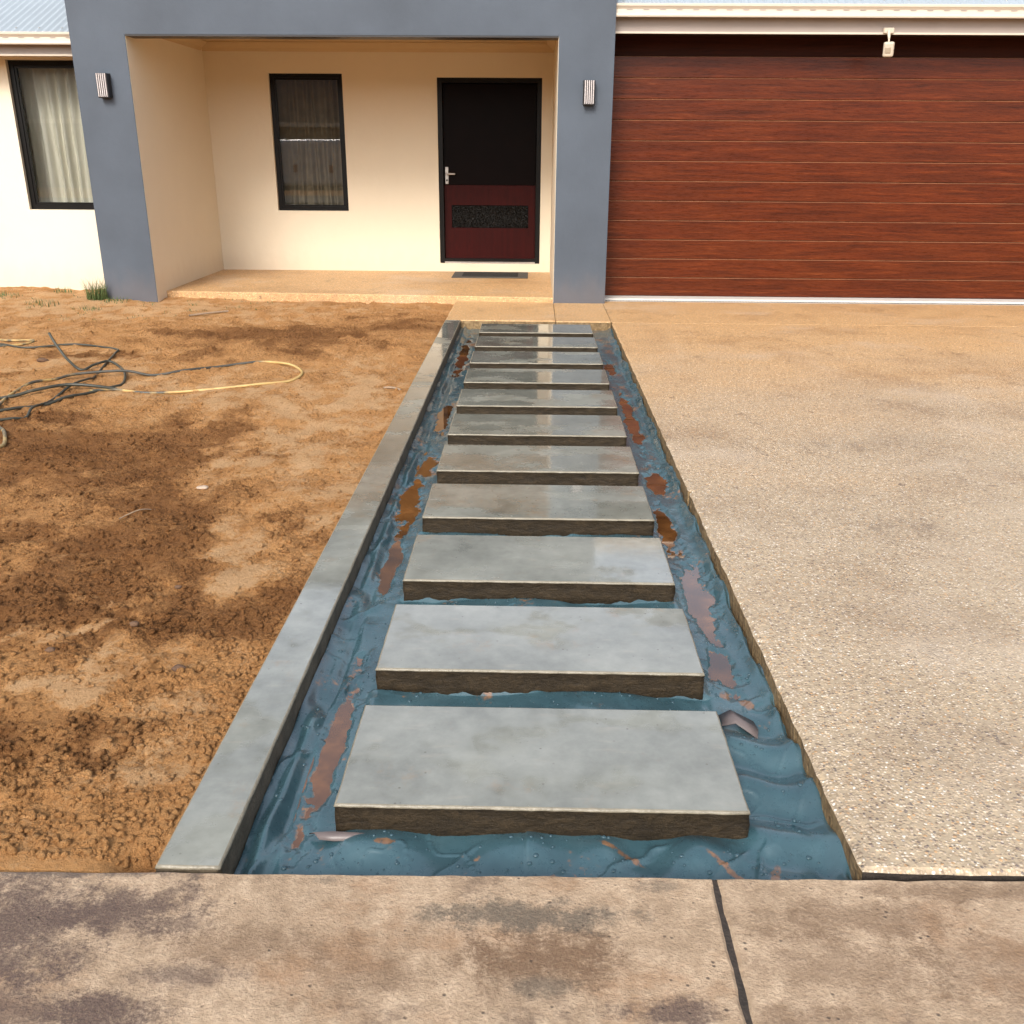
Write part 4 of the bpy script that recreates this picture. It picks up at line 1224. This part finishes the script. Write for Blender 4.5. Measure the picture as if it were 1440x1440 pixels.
# ------------------------------------------------------------------ wall lights, sensor, door mat
def wall_light(x, z, label):
    w, h, dp = 0.115, 0.215, 0.085
    t = tag(empty('wall_light', (x, YF, z)), label, 'lamp', 'box wall lights on the portico columns')
    MB().box(x - w / 2, x + w / 2, YF - 0.012, YF, z, z + h, 0.002).build('back_plate', 'lamp_black', t)
    MB().box(x - w / 2 + .004, x + w / 2 - .004, YF - dp, YF - 0.0125, z - 0.004, z + h - .002, 0.003).build('housing', 'lamp_black', t)
    for k in range(5):
        xx_ = x - w / 2 + 0.0125 + k * 0.0195
        MB().box(xx_, xx_ + 0.0100, YF - dp - 0.010, YF - dp + 0.002, z + 0.004, z + h - 0.004, 0.002).build('light_strip', 'lamp_white', t)


wall_light(-4.145, 1.925, 'black box wall light with pale vertical strips on the left blue column')
wall_light(0.518, 1.885, 'black box wall light with pale vertical strips on the right blue column, beside the garage')

s = tag(empty('motion_sensor', (3.335, 10.05, 2.30)), 'small ivory motion sensor hanging under the garage gutter', 'sensor')
MB().box(3.285, 3.385, 10.045, 10.078, 2.525, 2.575, 0.006).build('mount', 'sensor_ivory', s)
MB().cyl((3.335, 10.05, 2.545), (3.335, 10.02, 2.478), 0.020, 14, 0.010).build('joint', 'sensor_ivory', s)
MB().cyl((3.335, 10.02, 2.482), (3.335, 10.01, 2.44), 0.008).build('stem', 'sensor_ivory', s)
hb = MB().box(-0.048, 0.048, -0.03, 0.03, -0.065, 0.065, 0.018, 3)
rotm = Matrix.Rotation(R(-25), 3, 'Z') @ Matrix.Rotation(R(12), 3, 'X')
hb.V = [tuple(Vector((3.335, 9.995, 2.385)) + rotm @ Vector(v)) for v in hb.V]
hd2 = hb.build('head', 'sensor_ivory', s)
lb = MB().box(-0.026, 0.026, -0.036, -0.0295, -0.028, 0.020, 0.003)
lb.V = [tuple(Vector((3.335, 9.995, 2.385)) + rotm @ Vector(v)) for v in lb.V]
lb.build('lens', 'sensor_lens', hd2)

dm = tag(empty('door_mat', (-0.5, 11.8, 0.05)), 'dark rubber door mat lying in front of the entrance door', 'mat')
MB().box(-0.965, -0.055, 11.53, 12.09, 0.0505, 0.062, 0.004).build('border', 'mat_rubber', dm)
MB().box(-0.845, -0.175, 11.62, 12.00, 0.0622, 0.067, 0.002).build('pile', 'mat_pile', dm)

# ------------------------------------------------------------------ hoses on the sand
def hose(name, P, r, mat, label, lift=None):
    pts = []
    for i, p in enumerate(P):
        z = (sand_z(p[0], p[1]) + r * 0.55 + 0.002) if len(p) == 2 else p[2]
        pts.append((p[0], p[1], z + (lift or {}).get(i, 0)))
    return tag(tube(name, pts, r, mat), label, 'hose', 'garden hoses lying on the sand')


hose('garden_hose', [(-3.468, 6.75, 0.218), (-3.43, 6.72, 0.17), (-3.396, 6.70, 0.130), (-3.315, 6.65, 0.05), (-3.195, 6.583), (-3.152, 6.697), (-3.098, 6.83), (-2.982, 6.743), (-2.845, 6.492), (-2.753, 6.222), (-2.773, 6.06),
                     (-2.834, 5.874), (-2.891, 5.698), (-2.959, 5.557), (-3.036, 5.448), (-3.111, 5.342), (-3.5, 4.95), (-3.9, 4.8)], 0.0095, 'hose_green',
     'grey green garden hose with its open end sticking up from the sand', {5: .02, 6: .02})
hose('garden_hose', [(-3.5, 4.7), (-3.01, 5.152), (-2.931, 5.266), (-2.947, 5.4), (-2.971, 5.666), (-2.984, 5.988), (-2.983, 6.211), (-3.028, 6.412), (-3.107, 6.737), (-3.178, 7.137), (-3.200, 7.235), (-3.351, 7.346), (-3.627, 7.40),
                     (-3.932, 7.27), (-4.226, 7.40), (-4.6, 7.3)], 0.008, 'hose_green', 'thin dark hose that bends sharply at the back of the tangle', {3: .016, 5: .02, 6: .02, 8: .0})
hose('garden_hose', [(-3.9, 5.3), (-3.29, 5.679), (-3.147, 5.80), (-3.003, 5.938), (-2.831, 5.964), (-2.70, 6.01)], 0.0105, 'hose_green', 'short dark hose stretch crossing in front of the hose loop', {2: .02, 3: .03, 4: .02})
hose('garden_hose', [(-3.14, 5.30), (-3.178, 5.467), (-3.265, 5.708), (-3.301, 5.911), (-3.28, 6.067), (-3.215, 6.232), (-3.137, 6.386), (-2.839, 6.471), (-2.653, 6.501), (-2.456, 6.598), (-2.281, 6.779), (-2.068, 6.868), (-1.945, 6.89),
                     (-1.755, 6.768), (-1.618, 6.553), (-1.586, 6.38), (-1.639, 6.23), (-1.785, 6.12), (-1.982, 6.054), (-2.251, 6.004), (-2.50, 5.976), (-2.719, 6.0), (-2.85, 5.93)], 0.0095, 'hose_yellow',
     'long muddy yellow hose looping far out across the sand', {6: .03, 7: .03})
hose('garden_hose', [(-3.15, 5.15), (-2.986, 5.038), (-2.927, 4.996), (-2.836, 4.87), (-2.761, 4.728), (-2.743, 4.65), (-2.80, 4.58), (-3.0, 4.5)], 0.010, 'hose_yellow', 'pale hose bend at the left edge below the tangle')
hose('garden_hose', [(-4.7, 7.75), (-4.25, 7.52), (-4.02, 7.56), (-4.10, 7.40), (-4.6, 7.15)], 0.009, 'hose_yellow', 'pale yellow hose bight at the far left of the tangle')

# stones and sticks
def stone(x, y, r, mat, label, flat=0.6, seed=0):
    n = 9
    bm = bmesh.new(); bmesh.ops.create_icosphere(bm, subdivisions=2, radius=r)
    z0 = sand_z(x, y)
    for v in bm.verts:
        k = 1 + 0.25 * float(pn(v.co.x / r * 1.3 + seed, v.co.y / r * 1.3 + v.co.z / r, 77 + seed))
        v.co = Vector((v.co.x * k * 1.35 + x, v.co.y * k + y, v.co.z * k * flat + z0 + r * flat * 0.5))
    bm.verts.index_update()
    V = [v.co[:] for v in bm.verts]; F = [[v.index for v in f.verts] for f in bm.faces]; bm.free()
    tag(mesh_obj('stone', V, F, mat, smooth=True), label, 'stone')


stone(-1.51, 4.103, 0.022, 'pale_stone', 'flat pale stone on dark soil in the middle of the sand yard', 0.35, 1)
stone(-1.27, 2.707, 0.012, 'dark_stone', 'small dark stone on pale trampled sand', 0.8, 2)
stone(-3.58, 6.81, 0.03, 'dark_stone', 'dark lump lying inside the hose tangle', 0.7, 3)
stone(-1.04, 2.46, 0.016, 'dark_stone', 'dark clod near the concrete edging', 0.6, 4)
stone(-1.47, 2.55, 0.012, 'dark_stone', 'small black stone at the left, behind a pale patch', 0.7, 5)
stone(-1.24, 3.02, 0.010, 'dark_stone', 'tiny dark stone on the dark soil band', 0.7, 6)


def twig(P, r, label):
    tag(tube('twig', [(x, y, sand_z(x, y) + r + dz) for x, y, dz in P], r, 'dead_stick', n=6), label, 'twig')
twig([(-3.2, 8.85, 0.0), (-3.05, 8.95, .01), (-2.9, 9.08, 0.0)], 0.010, 'bent dark twig on the sand behind the hoses')
twig([(-1.72, 3.67, 0), (-1.66, 3.74, .012), (-1.62, 3.80, 0)], 0.0025, 'thin straw pale stalk on the brown soil')
twig([(-0.98, 6.18, 0), (-0.92, 6.16, .004), (-0.86, 6.13, 0)], 0.008, 'short stick near the far edging')


# grass
def blades(cx, cy, spread, n, h, lean=0.5):
    V = []; F = []
    for _ in range(n):
        a = random.uniform(0, 2 * math.pi); rr_ = spread * math.sqrt(random.random())
        x, y = cx + rr_ * math.cos(a), cy + rr_ * math.sin(a)
        z = sand_z(x, y) - 0.005
        hh = h * random.uniform(0.45, 1.1); w = random.uniform(0.0025, 0.005)
        th = random.uniform(0, 2 * math.pi); ln = lean * random.uniform(0.2, 1.0) * hh
        px, py = math.cos(th + 1.57) * w, math.sin(th + 1.57) * w
        s = len(V)
        for k in range(4):
            t = k / 3
            ox, oy = math.cos(th) * ln * t * t, math.sin(th) * ln * t * t
            ww = 1 - t * 0.95
            V += [(x + ox - px * ww, y + oy - py * ww, z + hh * (t - 0.25 * t * t * lean)), (x + ox + px * ww, y + oy + py * ww, z + hh * (t - 0.25 * t * t * lean))]
        for k in range(3):
            F.append([s + 2 * k, s + 2 * k + 1, s + 2 * k + 3, s + 2 * k + 2])
    return V, F


def tuft(x, y, sp, n, h, label):
    V, F = blades(x, y, sp, n, h)
    tag(mesh_obj('grass_tuft', V, F, 'grass_blade'), label, 'grass', 'grass tufts sprouting on the sand')
tuft(-4.50, 9.88, 0.11, 240, 0.24, 'tall green grass tuft at the foot of the left blue column')
tuft(-4.28, 9.80, 0.12, 60, 0.07, 'low green sprigs along the foot of the left column')
tuft(-4.85, 9.40, 0.16, 70, 0.06, 'flat green weed patch on the sand left of the left column')
tuft(-5.45, 9.80, 0.16, 60, 0.07, 'low weeds at the left under the curtained window')
tuft(-4.35, 9.30, 0.14, 50, 0.05, 'small green sprig patch on the sand before the left column')
tuft(-5.05, 10.30, 0.10, 40, 0.08, 'dry yellow green sprigs against the cream wall')
V = []; F = []
for _ in range(70):
    y = random.uniform(8.6, 10.3); x = random.uniform(-6.2, -2.2)
    v, f = blades(x, y, 0.05, 5, 0.035, 0.8)
    F += [[i + len(V) for i in q] for q in f]; V += v
tag(mesh_obj('sparse_grass', V, F, 'grass_blade'), 'sparse thin grass scattered over the pale sand by the house', 'grass', kind='stuff')

# ------------------------------------------------------------------ across the street (mirrored in the panes)
nb = tag(empty('neighbour_house', (-6, -24, 0)), 'brown brick house across the street, mirrored in the porch window', 'house')
MB().box(-44, 14, -26.0, -20.0, -0.2, 2.6).build('wall', 'brick_brown', nb)
MB().box(-44.6, 14.6, -19.5, -19.38, 2.45, 2.62).build('gutter', 'gutter_cream', nb)
b = MB(); b.add([(-44.6, -19.5, 2.6), (14.6, -19.5, 2.6), (11, -24, 6.0), (-41, -24, 6.0), (-44.6, -28.5, 2.6), (14.6, -28.5, 2.6)],
                [[1, 0, 3, 2], [4, 5, 2, 3], [0, 4, 3], [5, 1, 2], [0, 1, 5, 4]])
b.build('roof', 'tile_brown', nb)
for wx in (-14, -3):
    w = frame('window', wx, wx + 1.8, 0.8, 2.1, -20.0 + 0.0, -19.96, 0.06, 'black_frame', nb)
    MB().box(wx + .05, wx + 1.75, -19.995, -19.985, 0.85, 2.05).build('pane', 'obscure_glass', w)

van = tag(empty('parked_van', (-6.6, -5.8, 0)), 'white van parked at the kerb, mirrored in the porch window', 'van')
MB().box(-8.3, -4.6, -6.9, -5.1, 0.48, 1.78, 0.12, 3).build('body', 'van_white', van)
MB().box(-8.35, -4.55, -5.2, -5.03, 0.36, 0.47, 0.03, 2).build('bumper', 'van_dark', van)
for lx in (-7.05, -5.98):
    MB().box(lx - 0.06, lx + 0.06, -5.105, -5.07, 0.86, 1.08, 0.02, 2).build('tail_light', 'lamp_red', van)
for wx in (-7.8, -5.1):
    wl_ = MB().cyl((wx, -5.32, 0.30), (wx, -5.12, 0.30), 0.33, 24).build('wheel', 'van_dark', van)
    MB().cyl((wx, -5.119, 0.30), (wx, -5.10, 0.30), 0.18, 20).build('rim', 'silver', wl_)
